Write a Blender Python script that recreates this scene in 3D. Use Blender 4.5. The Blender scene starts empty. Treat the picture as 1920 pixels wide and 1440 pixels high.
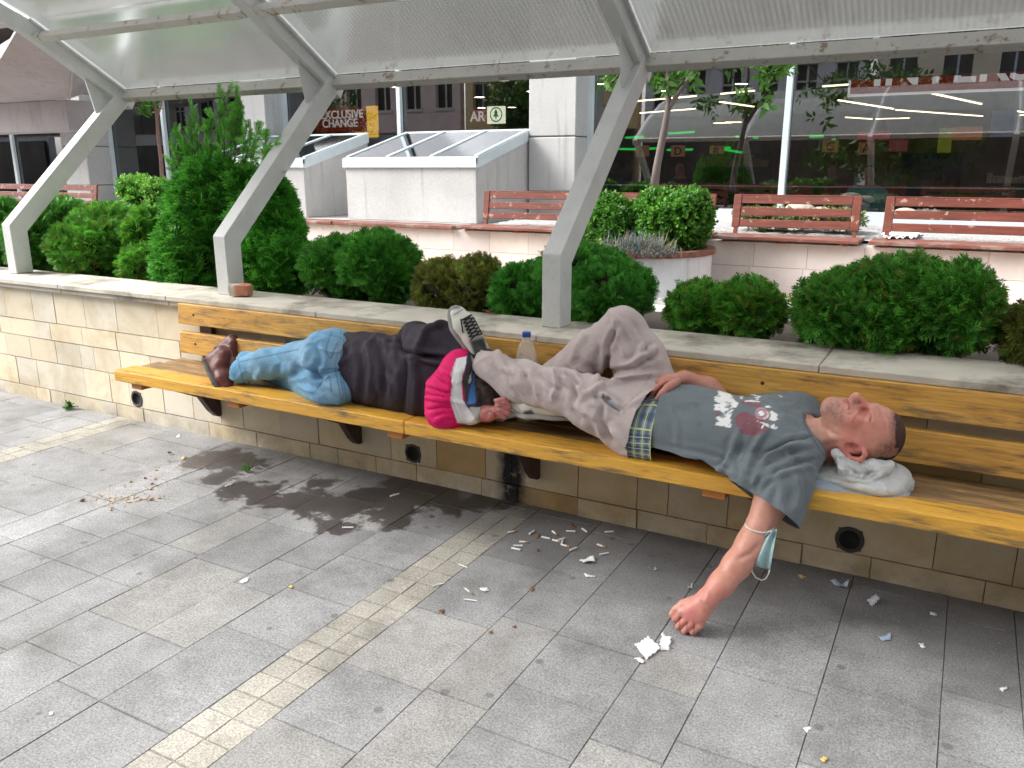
import bpy, bmesh, math, random
import numpy as np
from mathutils import Vector, Matrix
from mathutils.bvhtree import BVHTree
random.seed(7); rng = np.random.default_rng(7)
S = bpy.context.scene; COL = S.collection

# ---------------------------------------------------------------- camera
F_PX, HOR, EYE = 1533.0, 317.0, 1.62
YAW = math.radians(90) - math.atan2(2886, math.hypot(F_PX, 720-HOR))
PITCH = math.atan2(720-HOR, F_PX)
CAM = np.array([0, 0, EYE])
FW = np.array([-math.sin(YAW)*math.cos(PITCH), math.cos(YAW)*math.cos(PITCH), -math.sin(PITCH)])
RT = np.array([math.cos(YAW), math.sin(YAW), 0.0]); UP = np.cross(RT, FW)
def ray(x, y): return FW*F_PX + RT*(x-960) - UP*(y-720)
def onz(x, y, z=0.0):
    d = ray(x, y); return CAM + d*((z-EYE)/d[2])
def ony(x, y, Y):
    d = ray(x, y); return CAM + d*(Y/d[1])
def onx(x, y, X):
    d = ray(x, y); return CAM + d*(X/d[0])
def proj(V):
    v = np.asarray(V, float) - CAM; k = F_PX/(v@FW)
    return 960+k*(v@RT), 720-k*(v@UP)
cd = bpy.data.cameras.new('camera'); cam = bpy.data.objects.new('camera', cd); COL.objects.link(cam)
cd.sensor_width = 36; cd.lens = 36*F_PX/1920; cd.clip_end = 2000; cd.clip_start = .05
cam.location = CAM; cam.rotation_euler = (math.pi/2-PITCH, 0, YAW); S.camera = cam

# ---------------------------------------------------------------- objects
def tag(o, label=None, cat=None, group=None, kind=None):
    if label: o['label'] = label
    if cat: o['category'] = cat
    if group: o['group'] = group
    if kind: o['kind'] = kind
    return o
def empty(name, loc, label=None, cat=None, group=None):
    o = bpy.data.objects.new(name, None); COL.objects.link(o); o.location = loc; o.empty_display_size = .1
    return tag(o, label, cat, group)
def wloc(o):
    v = Vector((0, 0, 0))
    while o is not None: v += o.location; o = o.parent
    return v
def copy_tree(o, parent=None):
    c = o.copy(); COL.objects.link(c); c.parent = parent
    for ch in list(o.children): copy_tree(ch, c)
    return c
def mkmesh(name, V, faces, mats, parent=None, smooth=False, mi=None, col=None, origin=None):
    """V (n,3) world coordinates; faces: list of tuples or (m,k) int array"""
    V = np.asarray(V, float).reshape(-1, 3)
    if parent is not None: org = np.array(wloc(parent))
    elif origin is not None: org = np.array(origin, float)
    else: org = np.array([(V[:, 0].min()+V[:, 0].max())/2, (V[:, 1].min()+V[:, 1].max())/2, V[:, 2].min()])
    me = bpy.data.meshes.new(name)
    if isinstance(faces, np.ndarray):
        k = faces.shape[1]; m = len(faces)
        me.vertices.add(len(V)); me.vertices.foreach_set('co', (V-org).astype(np.float32).ravel())
        me.loops.add(m*k); me.loops.foreach_set('vertex_index', faces.astype(np.int32).ravel())
        me.polygons.add(m); me.polygons.foreach_set('loop_start', np.arange(0, m*k, k, dtype=np.int32))
        me.polygons.foreach_set('loop_total', np.full(m, k, np.int32)); me.update(calc_edges=True)
    else:
        me.from_pydata((V-org).tolist(), [], faces); me.update()
    for m_ in (mats if isinstance(mats, (list, tuple)) else [mats]): me.materials.append(m_)
    if mi is not None: me.polygons.foreach_set('material_index', np.asarray(mi, np.int32))
    if smooth: me.polygons.foreach_set('use_smooth', np.ones(len(me.polygons), bool))
    if col is not None:
        a = me.color_attributes.new('Col', 'FLOAT_COLOR', 'POINT')
        c4 = np.ones((len(V), 4), np.float32); c4[:, :3] = col; a.data.foreach_set('color', c4.ravel())
    o = bpy.data.objects.new(name, me); COL.objects.link(o)
    if parent is not None: o.parent = parent
    else: o.location = org
    return o
class MB:
    def __init__(s): s.v = []; s.f = []; s.mi = []; s.c = []; s.cc = (1, 1, 1)
    def add(s, vs, fs, mi=0):
        n = len(s.v); s.v += [tuple(map(float, p)) for p in vs]; s.c += [s.cc]*len(vs)
        for f in fs: s.f.append(tuple(i+n for i in f)); s.mi.append(mi)
    def box(s, x0, x1, y0, y1, z0, z1, mi=0):
        s.add([(x0,y0,z0),(x1,y0,z0),(x1,y1,z0),(x0,y1,z0),(x0,y0,z1),(x1,y0,z1),(x1,y1,z1),(x0,y1,z1)],
              [(3,2,1,0),(4,5,6,7),(0,1,5,4),(1,2,6,5),(2,3,7,6),(3,0,4,7)], mi)
    def bar(s, a, b, w, h, up=(0, 0, 1), mi=0):
        a = Vector(a); b = Vector(b); d = (b-a).normalized(); u = Vector(up); sd = d.cross(u).normalized(); u = sd.cross(d)
        q = [sd*w/2*i+u*h/2*j for i, j in ((-1,-1),(1,-1),(1,1),(-1,1))]
        s.add([a+o for o in q]+[b+o for o in q], [(0,1,2,3),(7,6,5,4),(0,4,5,1),(1,5,6,2),(2,6,7,3),(3,7,4,0)], mi)
    def tube(s, pts, r, n=8, mi=0, caps=True):
        pts = [Vector(p) for p in pts]; rs = r if isinstance(r, (list, tuple)) else [r]*len(pts)
        base = len(s.v); ref = Vector((.31, .17, .93)); vs = []; fs = []
        for i, p in enumerate(pts):
            d = (pts[min(i+1, len(pts)-1)]-pts[max(i-1, 0)]).normalized()
            a = d.cross(ref)
            if a.length < .05: a = d.cross(Vector((1, 0, 0)))
            a.normalize(); b = d.cross(a)
            for k in range(n):
                t = 2*math.pi*k/n; vs.append(p+(a*math.cos(t)+b*math.sin(t))*rs[i])
        for i in range(len(pts)-1):
            for k in range(n): fs.append((i*n+k, i*n+(k+1) % n, (i+1)*n+(k+1) % n, (i+1)*n+k))
        if caps: fs += [tuple(range(n-1, -1, -1)), tuple((len(pts)-1)*n+k for k in range(n))]
        s.add(vs, fs, mi)
    def prism(s, poly, d, mi=0):
        n = len(poly); d = np.array(d, float); P = np.array(poly, float)
        s.add(list(P)+list(P+d), [tuple(range(n)), tuple(range(2*n-1, n-1, -1))]+[(i, i+n, (i+1) % n+n, (i+1) % n) for i in range(n)], mi)
    def lathe(s, c, prof, n=32, a0=0, a1=2*math.pi, mi=0):
        full = abs(a1-a0-2*math.pi) < 1e-6; m = n if full else n+1; vs = []; fs = []
        for r, z in prof:
            for k in range(m):
                t = a0+(a1-a0)*k/n; vs.append((c[0]+r*math.cos(t), c[1]+r*math.sin(t), c[2]+z))
        for i in range(len(prof)-1):
            for k in range(n if full else n):
                k2 = (k+1) % m; fs.append((i*m+k, i*m+k2, (i+1)*m+k2, (i+1)*m+k))
        s.add(vs, fs, mi)
    def build(s, name, mats, parent=None, smooth=False, bevel=0, origin=None, seg=1):
        hascol = any(c != (1, 1, 1) for c in s.c)
        o = mkmesh(name, s.v, s.f, mats, parent, smooth, s.mi, np.array(s.c) if hascol else None, origin)
        if len({len(f) for f in s.f}) >= 1:
            bm = bmesh.new(); bm.from_mesh(o.data); bmesh.ops.recalc_face_normals(bm, faces=bm.faces); bm.to_mesh(o.data); bm.free()
        if bevel:
            m = o.modifiers.new('bevel', 'BEVEL'); m.width = bevel; m.segments = seg; m.limit_method = 'ANGLE'; m.angle_limit = .7
        return o

# ---------------------------------------------------------------- materials
def srgb(r, g, b):
    f = lambda c: (c/255/12.92 if c/255 <= .04045 else ((c/255+.055)/1.055)**2.4)
    return (f(r), f(g), f(b))
class NT:
    def __init__(s, name):
        s.m = bpy.data.materials.new(name); s.m.use_nodes = True; s.t = s.m.node_tree; s.n = s.t.nodes
        s.p = s.n['Principled BSDF']; s.out = s.n['Material Output']
    def new(s, t, **kw):
        n = s.n.new(t)
        for k, v in kw.items():
            if k.startswith('_'): setattr(n, k[1:], v)
            else: s.put(n.inputs[k.replace('_', ' ')], v)
        return n
    def put(s, sock, v):
        if hasattr(v, 'is_output') or isinstance(v, bpy.types.NodeSocket): s.t.links.new(v, sock)
        else: sock.default_value = v
    def pos(s, scale=(1, 1, 1), off=(0, 0, 0)):
        g = s.new('ShaderNodeNewGeometry'); mp = s.new('ShaderNodeMapping', Vector=g.outputs['Position'])
        mp.inputs['Scale'].default_value = scale; mp.inputs['Location'].default_value = off
        return mp.outputs[0]
    def noise(s, vec, scale, detail=4, rough=.6, dist=0):
        n = s.new('ShaderNodeTexNoise', Vector=vec, Scale=scale, Detail=detail, Roughness=rough, Distortion=dist); return n.outputs['Fac']
    def ramp(s, fac, stops):
        r = s.new('ShaderNodeValToRGB', Fac=fac); e = r.color_ramp.elements
        while len(e) < len(stops): e.new(.5)
        for i, (p, c) in enumerate(stops):
            e[i].position = p; e[i].color = (*c, 1) if len(c) == 3 else c
        return r.outputs[0]
    def rng(s, v, a, b, c=0, d=1):
        return s.new('ShaderNodeMapRange', Value=v, From_Min=a, From_Max=b, To_Min=c, To_Max=d).outputs[0]
    def mix(s, fac, a, b, mode='MIX'):
        n = s.new('ShaderNodeMix'); n.data_type = 'RGBA'; n.blend_type = mode
        s.put(n.inputs[0], fac)
        for i, v in ((6, a), (7, b)):
            if isinstance(v, tuple): v = (*v[:3], 1)
            s.put(n.inputs[i], v)
        return n.outputs[2]
    def math(s, op, a, b=0.0, c=0.0):
        n = s.new('ShaderNodeMath'); n.operation = op; s.put(n.inputs[0], a); s.put(n.inputs[1], b); s.put(n.inputs[2], c); return n.outputs[0]
    def attr(s, name='Col'):
        n = s.new('ShaderNodeVertexColor'); n.layer_name = name; return n.outputs[0]
    def bump(s, h, strength=.3, dist=.01, normal=None):
        n = s.new('ShaderNodeBump', Height=h, Strength=strength, Distance=dist)
        if normal is not None: s.put(n.inputs['Normal'], normal)
        s.put(s.p.inputs['Normal'], n.outputs[0]); return n.outputs[0]
    def set(s, **kw):
        for k, v in kw.items():
            if isinstance(v, tuple) and len(v) == 3 and k != 'Normal': v = (*v, 1)
            s.put(s.p.inputs[k.replace('_', ' ')], v)
        return s
def mat(name, col, rough=.75, var=.15, scale=6, stretch=(1, 1, 1), bump=.15, bscale=80, bdist=.004, metal=0, col2=None, attr=False, detail=5, dirt=None, spec=.5, sheen=0):
    t = NT(name); v = t.pos(stretch)
    f = t.noise(v, scale, detail)
    c2 = col2 if col2 else tuple(min(1, x*(1+var)) for x in col); c1 = col if col2 else tuple(x*(1-var) for x in col)
    c = t.ramp(f, [(.3, c1), (.7, c2)])
    if attr: c = t.mix(1.0, c, t.attr(), 'MULTIPLY')
    if dirt:
        d = t.noise(t.pos((1, 1, 1), (3, 5, 1)), dirt[1], 6, .65); c = t.mix(t.rng(d, dirt[2], dirt[2]+dirt[3]), c, dirt[0])
    t.set(Base_Color=c, Roughness=rough, Metallic=metal); t.p.inputs['Specular IOR Level'].default_value = spec
    if sheen: t.p.inputs['Sheen Weight'].default_value = sheen
    if bump: t.bump(t.noise(t.pos(stretch), bscale, 3), bump, bdist)
    return t.m
def emit(name, col, strength):
    t = NT(name); e = t.new('ShaderNodeEmission', Color=(*col, 1), Strength=strength); t.put(t.out.inputs[0], e.outputs[0]); return t.m
def sinnoise(V, freq, n=10, seed=1):
    r = np.random.default_rng(seed); out = np.zeros(len(V))
    for i in range(n):
        d = r.normal(size=3); d /= np.linalg.norm(d); f = freq*r.uniform(.6, 1.6); out += np.sin(V@(d*f)+r.uniform(0, 6.28))
    return out/math.sqrt(n)

# ---------------------------------------------------------------- light
SUN_EL, SUN_AZ = math.radians(40), math.radians(245)      # azimuth clockwise from +Y: from behind the camera, left
w = bpy.data.worlds.new('World'); S.world = w; w.use_nodes = True; wt = w.node_tree
sky = wt.nodes.new('ShaderNodeTexSky'); sky.sky_type = 'NISHITA'; sky.sun_disc = False
sky.sun_elevation = SUN_EL; sky.sun_rotation = SUN_AZ; sky.dust_density = 4; sky.air_density = 1.2
hs = wt.nodes.new('ShaderNodeHueSaturation'); hs.inputs['Saturation'].default_value = .22
wt.links.new(sky.outputs[0], hs.inputs['Color']); wt.links.new(hs.outputs[0], wt.nodes['Background'].inputs[0])
wt.nodes['Background'].inputs[1].default_value = .15
sd = bpy.data.lights.new('sun', 'SUN'); sun = bpy.data.objects.new('sun', sd); COL.objects.link(sun)
sd.energy = 1.55; sd.angle = math.radians(25); sd.color = (1, .96, .9)
dv = Vector((math.sin(SUN_AZ)*math.cos(SUN_EL), math.cos(SUN_AZ)*math.cos(SUN_EL), math.sin(SUN_EL)))
sun.rotation_euler = dv.to_track_quat('Z', 'Y').to_euler(); sun.location = (0, 0, 30)
S.view_settings.view_transform = 'Standard'; S.view_settings.look = 'None'; S.view_settings.exposure = 1.28; S.view_settings.gamma = 1
S.render.engine = 'CYCLES'
try:
    S.cycles.use_denoising = True; S.cycles.max_bounces = 8; S.cycles.transparent_max_bounces = 12
except Exception: pass
# ================================================================ materials of the setting
WETB = [(onz(x, y), r) for (x, y), r in [((380,862),.16),((425,862),.2),((455,872),.16),((425,895),.13),((452,920),.17),((500,935),.17),((560,930),.17),((600,945),.2),((650,955),.17),((640,985),.12),((700,935),.22),((760,920),.22),((820,930),.2),((745,965),.17),((870,945),.16),((940,945),.1),((600,905),.1),((520,915),.08)]]
def m_pavement():
    t = NT('paving'); P = t.pos()
    base = t.attr()
    g1 = t.ramp(t.noise(P, 130, 3, .85), [(.32, (.50,.50,.51)), (.48, (.94,.94,.94)), (.66, (1.45,1.45,1.43))])
    big = t.ramp(t.noise(P, 2.3, 6, .65), [(.3, (.62,.61,.60)), (.7, (1.22,1.22,1.23))])
    c = t.mix(1, base, g1, 'MULTIPLY'); c = t.mix(1, c, big, 'MULTIPLY')
    # trodden chewing gum spots
    vo = t.new('ShaderNodeTexVoronoi', Vector=P, Scale=6.5, Randomness=1.0); wv = t.math('ADD', vo.outputs['Distance'], t.math('MULTIPLY', t.noise(P, 40, 3), .03))
    gsel = t.math('GREATER_THAN', t.new('ShaderNodeSeparateColor', Color=vo.outputs['Color']).outputs[0], .45)
    sp = t.math('MULTIPLY', t.rng(wv, .10, .135, 1, 0), gsel); c = t.mix(t.math('MULTIPLY', sp, .6), c, (.085,.083,.085))
    # grime in soft streaks
    gr = t.rng(t.noise(P, 3.1, 8, .75), .50, .68); c = t.mix(t.math('MULTIPLY', gr, .5), c, (.10,.093,.088))
    # wall foot: a darker band near the wall under the bench
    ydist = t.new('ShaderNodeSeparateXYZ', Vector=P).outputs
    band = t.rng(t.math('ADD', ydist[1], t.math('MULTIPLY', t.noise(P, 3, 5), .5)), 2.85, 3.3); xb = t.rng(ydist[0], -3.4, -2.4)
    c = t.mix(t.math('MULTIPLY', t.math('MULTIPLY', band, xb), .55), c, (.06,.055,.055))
    # spilled water
    wetd = None; nz = t.math('MULTIPLY', t.math('SUBTRACT', t.noise(P, 8, 7, .68), .47), .55)
    for p, r in WETB:
        d = t.new('ShaderNodeVectorMath'); d.operation = 'DISTANCE'; t.put(d.inputs[0], P); d.inputs[1].default_value = p
        v = t.math('SUBTRACT', d.outputs['Value'], r*.84); wetd = v if wetd is None else t.math('SMOOTH_MIN', wetd, v, .06)
    wet = t.rng(t.math('ADD', wetd, nz), .03, -.015)
    c = t.mix(wet, c, t.mix(1, c, (.30,.265,.255), 'MULTIPLY'))
    t.set(Base_Color=c, Roughness=t.rng(wet, 0, 1, .85, .38))
    t.bump(t.noise(P, 220, 2), .35, .003)
    return t.m
def m_tile():
    t = NT('limestone'); P = t.pos()
    f = t.noise(P, 2.6, 7, .65, .5)
    v = t.ramp(f, [(.3, (.80,.72,.58)), (.48, (1,.98,.94)), (.62, (1.08,1.05,1.0)), (.75, (.82,.70,.50))])
    c = t.mix(1, t.attr(), v, 'MULTIPLY')
    xyz = t.new('ShaderNodeSeparateXYZ', Vector=P).outputs
    # damp ochre staining beneath the bench, spreading from the drains
    st = t.math('MULTIPLY', t.rng(xyz[0], -4.1, -3.0), t.rng(t.noise(P, 1.7, 5, .6), .3, .6)); c = t.mix(t.math('MULTIPLY', st, .75), c, t.mix(1, c, (.80,.66,.44), 'MULTIPLY'))
    gz = t.math('MULTIPLY', t.rng(xyz[2], .14, .0), t.rng(t.noise(P, 6, 6, .7), .35, .65)); c = t.mix(t.math('MULTIPLY', gz, .6), c, (.13,.11,.085))
    # black run-off streak
    dx = t.math('ABSOLUTE', t.math('ADD', t.math('ADD', xyz[0], 1.845), t.math('MULTIPLY', t.math('SUBTRACT', t.noise(P, 14, 5), .5), .09)))
    bs = t.math('MULTIPLY', t.rng(dx, .10, .04), t.rng(xyz[2], .5, .4)); c = t.mix(t.math('MULTIPLY', bs, t.rng(t.noise(P, 26, 4), .15, .42)), c, (.012,.012,.014))
    sc = t.rng(t.noise(t.pos((2, 2, 9)), 9, 5), .66, .76); c = t.mix(t.math('MULTIPLY', sc, .35), c, (.2,.17,.13))
    t.set(Base_Color=c, Roughness=.8); t.bump(t.noise(P, 45, 5), .25, .004); return t.m
def m_wood(name, ca, cb, knots=True, rough=.45, wear=0, grain=1.0):
    t = NT(name); P = t.pos()
    xyz = t.new('ShaderNodeSeparateXYZ', Vector=P).outputs
    g = t.noise(t.pos((1.2, 26, 26)), 3.2, 6, .6, 1.2); c = t.ramp(g, [(.25, ca), (.7, cb)])
    g2 = t.rng(t.noise(t.pos((2.2, 34, 34)), 4, 4, .65), .56, .74); c = t.mix(t.math('MULTIPLY', g2, .5*grain), c, tuple(x*.35 for x in ca))
    if knots:
        vo = t.new('ShaderNodeTexVoronoi', Vector=t.pos((2.6, 0, 8), (0, .31, 0)), Scale=1.0); sel = t.math('GREATER_THAN', t.new('ShaderNodeSeparateColor', Color=vo.outputs['Color']).outputs[1], .5)
        kd = t.math('ADD', vo.outputs['Distance'], t.math('MULTIPLY', t.noise(P, 30, 3), .08)); k = t.math('MULTIPLY', t.rng(kd, .19, .10), sel); c = t.mix(t.math('MULTIPLY', k, .75), c, (.13,.035,.012))
    if wear:
        wv = t.rng(t.noise(t.pos((1.3, 9, 9)), 3, 6, .7), .62-.3*wear, .78-.3*wear); c = t.mix(wv, c, t.ramp(g, [(.3, (.13,.075,.035)), (.7, (.26,.17,.09))]))
    nick = t.rng(t.noise(t.pos((9, 30, 30)), 5, 2), .74, .78); c = t.mix(t.math('MULTIPLY', nick, .8), c, (.05,.03,.02))
    t.set(Base_Color=c, Roughness=t.rng(t.noise(P, 12, 4), .3, .7, rough-.12, rough+.15)); t.bump(g, .2, .004); return t.m
def m_paint_metal(name, col, rust=.5):
    t = NT(name); P = t.pos()
    c = t.ramp(t.noise(P, 5, 6, .65), [(.25, tuple(x*.84 for x in col)), (.75, tuple(x*1.05 for x in col))])
    r = t.rng(t.noise(P, 13, 7, .72), .74-.12*rust, .80-.1*rust); c = t.mix(t.math('MULTIPLY', r, .85), c, t.ramp(t.noise(P, 60, 3), [(.3, (.12,.05,.02)), (.7, (.33,.18,.09))]))
    sp = t.rng(t.noise(P, 75, 2), .70, .74); c = t.mix(t.math('MULTIPLY', sp, .7), c, (.16,.11,.08))
    t.set(Base_Color=c, Roughness=.5); t.bump(t.noise(P, 40, 4), .12, .003); return t.m
def m_concrete(name, col, speck=.15, panel=False):
    t = NT(name); P = t.pos()
    c = t.ramp(t.noise(P, 1.6, 7, .65), [(.28, tuple(x*.8 for x in col)), (.72, tuple(x*1.08 for x in col))])
    s = t.noise(P, 95, 2, .7); c = t.mix(speck, c, t.ramp(s, [(.35, (.2,.2,.2)), (.65, (.95,.95,.95))]))
    st = t.rng(t.noise(t.pos((6, 6, .5)), 1.5, 5, .6), .56, .75); c = t.mix(t.math('MULTIPLY', st, .6), c, tuple(x*.5 for x in col))
    t.set(Base_Color=c, Roughness=.85); t.bump(s, .2, .004); return t.m
def m_glass(name, tint, refl=.14, rough=0.0):
    t = NT(name); tr = t.new('ShaderNodeBsdfTransparent', Color=(*tint, 1)); gl = t.new('ShaderNodeBsdfGlossy', Color=(.95, .97, 1, 1), Roughness=rough)
    lw = t.new('ShaderNodeFresnel', IOR=1.5); f = t.math('ADD', t.math('MULTIPLY', lw.outputs[0], .9), refl)
    mx = t.new('ShaderNodeMixShader'); t.put(mx.inputs[0], f); t.put(mx.inputs[1], tr.outputs[0]); t.put(mx.inputs[2], gl.outputs[0]); t.put(t.out.inputs[0], mx.outputs[0]); return t.m
def m_poly():
    """corrugated twin-wall sheet, milky and dusty: most light is scattered, ribs run down the slope"""
    t = NT('polycarbonate'); P = t.pos()
    rib = t.new('ShaderNodeTexWave', Vector=P, Scale=11.0, Distortion=.1); rib.wave_type = 'BANDS'; rib.bands_direction = 'X'
    c = t.ramp(t.noise(P, 1.3, 6, .6), [(.25, (.80,.82,.80)), (.75, (.93,.95,.93))]); c = t.mix(.27, c, rib.outputs[0], 'MULTIPLY')
    d = t.rng(t.noise(t.pos((5, 1, 1)), 2.2, 6, .65), .52, .78); c = t.mix(t.math('MULTIPLY', d, .4), c, (.30,.28,.24))
    tl = t.new('ShaderNodeBsdfTranslucent', Color=c); df = t.new('ShaderNodeBsdfDiffuse', Color=c); gl = t.new('ShaderNodeBsdfGlossy', Color=(.9, .93, .95, 1), Roughness=.22)
    m1 = t.new('ShaderNodeMixShader', Fac=.20); t.put(m1.inputs[1], tl.outputs[0]); t.put(m1.inputs[2], df.outputs[0])
    tp = t.new('ShaderNodeBsdfTransparent', Color=(.8, .85, .84, 1)); m3 = t.new('ShaderNodeMixShader', Fac=.10); t.put(m3.inputs[1], m1.outputs[0]); t.put(m3.inputs[2], tp.outputs[0])
    fr = t.new('ShaderNodeFresnel', IOR=1.45); m2 = t.new('ShaderNodeMixShader', Fac=t.math('MULTIPLY', fr.outputs[0], .8)); t.put(m2.inputs[1], m3.outputs[0]); t.put(m2.inputs[2], gl.outputs[0])
    b = t.new('ShaderNodeBump', Height=rib.outputs[0], Strength=.05, Distance=.004)
    for n in (df, gl): t.put(n.inputs['Normal'], b.outputs[0])
    t.put(t.out.inputs[0], m2.outputs[0]); return t.m

M = {}
M['paving'] = m_pavement(); M['tile'] = m_tile()
M['joint'] = mat('joint_sand', (.145,.137,.13), .95, .65, 5)
M['ground'] = mat('asphalt', (.10,.10,.10), .95, .2, 3)
M['grout'] = mat('grout', (.22,.19,.15), .95, .2, 20)
M['coping'] = mat('coping_stone', (.58,.54,.47), .8, .14, 3, bump=.25, bscale=40, dirt=((.13,.11,.09), 2.6, .50, .2))
M['slat'] = m_wood('ochre_varnish', (.44,.205,.035), (.72,.42,.10), wear=.4, grain=.8); M['front'] = m_wood('yellow_varnish', (.53,.255,.030), (.78,.435,.062), rough=.4, grain=.8, wear=.4)
M['worn'] = m_wood('worn_plank', (.33,.17,.05), (.52,.32,.12), rough=.55, wear=.75)
M['batten'] = m_wood('orange_batten', (.42,.14,.03), (.55,.22,.05)); M['bracket'] = mat('bracket_paint', (.05,.022,.016), .5, .3, 12)
M['white'] = m_paint_metal('grey_white_paint', (.66,.67,.67), .75); M['purlin'] = m_paint_metal('rusty_paint', (.60,.58,.55), 1.45)
M['poly'] = m_poly(); M['soil'] = mat('soil', (.045,.034,.026), .95, .4, 20, bump=.5, bscale=60, bdist=.02)
M['terrace'] = mat('terrace_tile', (.60,.46,.36), .75, .12, 2, attr=True); M['pink'] = mat('pinkish_marble', (.68,.635,.61), .6, .13, 2.2, attr=True, bump=.05)
M['red'] = mat('red_brown_wood', (.175,.045,.028), .6, .35, 5, stretch=(1, 8, 8), bump=.2, dirt=((.42,.28,.21), 13, .59, .05)); M['redseat'] = mat('worn_red_seat', (.20,.075,.055), .7, .3, 4, stretch=(1, 6, 6), dirt=((.34,.28,.25), 5, .5, .2))
M['conc'] = m_concrete('light_concrete', (.52,.51,.50)); M['gran'] = m_concrete('grey_granite', (.50,.50,.50), .3); M['beam'] = m_concrete('mauve_concrete', (.40,.36,.36), .1)
M['drum'] = m_concrete('whitewashed_drum', (.72,.72,.73), .08); M['kerb'] = m_concrete('white_kerb', (.66,.65,.63), .1)
M['alu'] = mat('pale_aluminium', (.62,.70,.74), .4, .06, 4, bump=0); M['dark'] = mat('dark_gasket', (.02,.022,.024), .6, .1, 4, bump=0)
M['glass'] = m_glass('shop_glass', (.82,.82,.80), .14); M['pane'] = m_glass('skylight_pane', (.35,.45,.46), .38, .06)
M['gravel'] = mat('white_gravel', (.52,.51,.50), .9, .3, 60, bump=1, bscale=70, bdist=.02); M['rock'] = mat('pale_rock', (.50,.44,.36), .9, .25, 8, bump=.5, bscale=30, bdist=.02)
M['inner'] = mat('interior', (.16,.12,.085), .8, .3, 2, bump=0); M['ceil'] = mat('interior_ceiling', (.12,.115,.11), .8, .1, 2, bump=0); M['floor_in'] = mat('interior_floor', (.20,.17,.14), .35, .1, 2, bump=0)

# ================================================================ ground and paving
mb = MB(); mb.box(-400, 400, -400, 400, -.6, -.03); tag(mb.build('ground', M['ground'], origin=(0, 0, -.03)), kind='structure')
XJ = [-12.4,-12.07,-11.74,-11.52,-11.19,-10.86,-10.64,-10.3,-9.97,-9.75,-9.42,-9.2,-8.87,-8.65,-8.4,-8.07,-7.74,-7.52,-7.19,-6.86,-6.64,-6.3,-5.97,-5.75,-5.42,-5.2,-4.885,-4.78,-4.67,-4.32,-3.80,-3.595,-3.26,-2.963,-2.75,-2.433,-2.215,-1.888,-1.783,-1.68,-1.351,-1.12,-.794,-.568,-.237,.108,.33,.66,.99,1.2,1.53,1.86,2.1,2.4,2.7,3.0]
mb = MB(); r = random.Random(3)
for i in range(len(XJ)-1):
    x0, x1 = XJ[i], XJ[i+1]; wd = x1-x0
    strip = wd < .13; y = -2.5 + (0 if strip else r.uniform(0, .3)); yend = 3.40
    while y < yend-.02:
        L = .1075 if strip else r.choice([.24, .33, .42, .33, .5])
        y1 = min(y+L, yend)
        if strip: k = r.uniform(.9, 1.06); c = (.37*k, .352*k, .31*k)
        else:
            k = r.uniform(.82, 1.07); c = (.292*k, .294*k, .30*k)
            if r.random() < .12: c = (.315*k, .31*k, .305*k)
        g = .0022; gy = .0036; z = r.uniform(-.0012, .0012); mb.cc = c
        t0, t1 = r.uniform(-.0008, .0008), r.uniform(-.0008, .0008)
        mb.add([(x0+g,y+gy,z),(x1-g,y+gy,z+t0),(x1-g,y1-gy,z+t1),(x0+g,y1-gy,z),(x0+g-.002,y+gy-.002,z-.006),(x1-g+.002,y+gy-.002,z-.006),(x1-g+.002,y1-gy+.002,z-.006),(x0+g-.002,y1-gy+.002,z-.006)],
               [(0,1,2,3),(4,5,1,0),(5,6,2,1),(6,7,3,2),(7,4,0,3)])
        y = y1
mb.cc = (1, 1, 1)
tag(mb.build('pavement', M['paving']), kind='structure')
mb = MB(); mb.box(-12.5, 3.1, -2.6, 3.42, -.03, -.0075); tag(mb.build('paving_bed', M['joint']), kind='structure')

# ================================================================ retaining wall with coping and drains
WY = 3.36
wall = empty('retaining_wall', (-3.0, WY, 0), 'long low wall of cream limestone blocks with a flat stone coping, running behind the yellow bench', 'wall')
mb = MB(); mb.box(-13, 3, WY+.012, WY+.22, -.1, .80); mb.build('core', M['grout'], wall)
mb = MB(); r = random.Random(11)
courses = [(-.05,.092,.30),(.096,.298,.27),(.302,.462,.27),(.466,.586,.26),(.59,.812,.36)]
drains = [-4.668, -2.446, -.269]
for z0, z1, L in courses:
    x = -13+r.uniform(-.2, 0)
    edges = [x]
    while x < 3: x += L*r.choice([.7, .9, 1, 1.1, 1.35, .55]); edges.append(x)
    for a, b in zip(edges[:-1], edges[1:]):
        k = r.uniform(.86, 1.06); c = np.array((.73, .66, .53))*k
        q = r.random()
        if q < .05: c = np.array((.62, .46, .24))*k
        elif q < .2: c = np.array((.70, .62, .48))*k
        elif q < .6: c = np.array((.66, .62, .54))*k
        mb.cc = tuple(c); yy = WY+r.uniform(-.003, .003)
        if z0 == .096:
            # leave the drain mouths open
            inside = [d for d in drains if a-.06 < d < b+.06]
            if inside:
                d = inside[0]; lo, hi = d-.047, d+.047
                for (p, q_, zz0, zz1) in ((a+.002, lo, z0, z1), (hi, b-.002, z0, z1), (max(lo, a), min(hi, b), z0, .107), (max(lo, a), min(hi, b), .2, z1)):
                    if q_-p > .004: mb.box(p, q_, yy, WY+.014, zz0, zz1)
                continue
        mb.box(a+.002, b-.002, yy, WY+.014, z0+.001, z1-.001)
mb.cc = (1, 1, 1); mb.build('stone_facing', M['tile'], wall)
m_pipe = mat('drain_pipe_plastic', (.05,.048,.045), .6, .3, 30); m_dark_cap = mat('drain_dark_cap', (.012,.012,.012), .9, .1, 5, bump=0)  # near-black shallow cap stands in for the shade deep in the pipe
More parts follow.
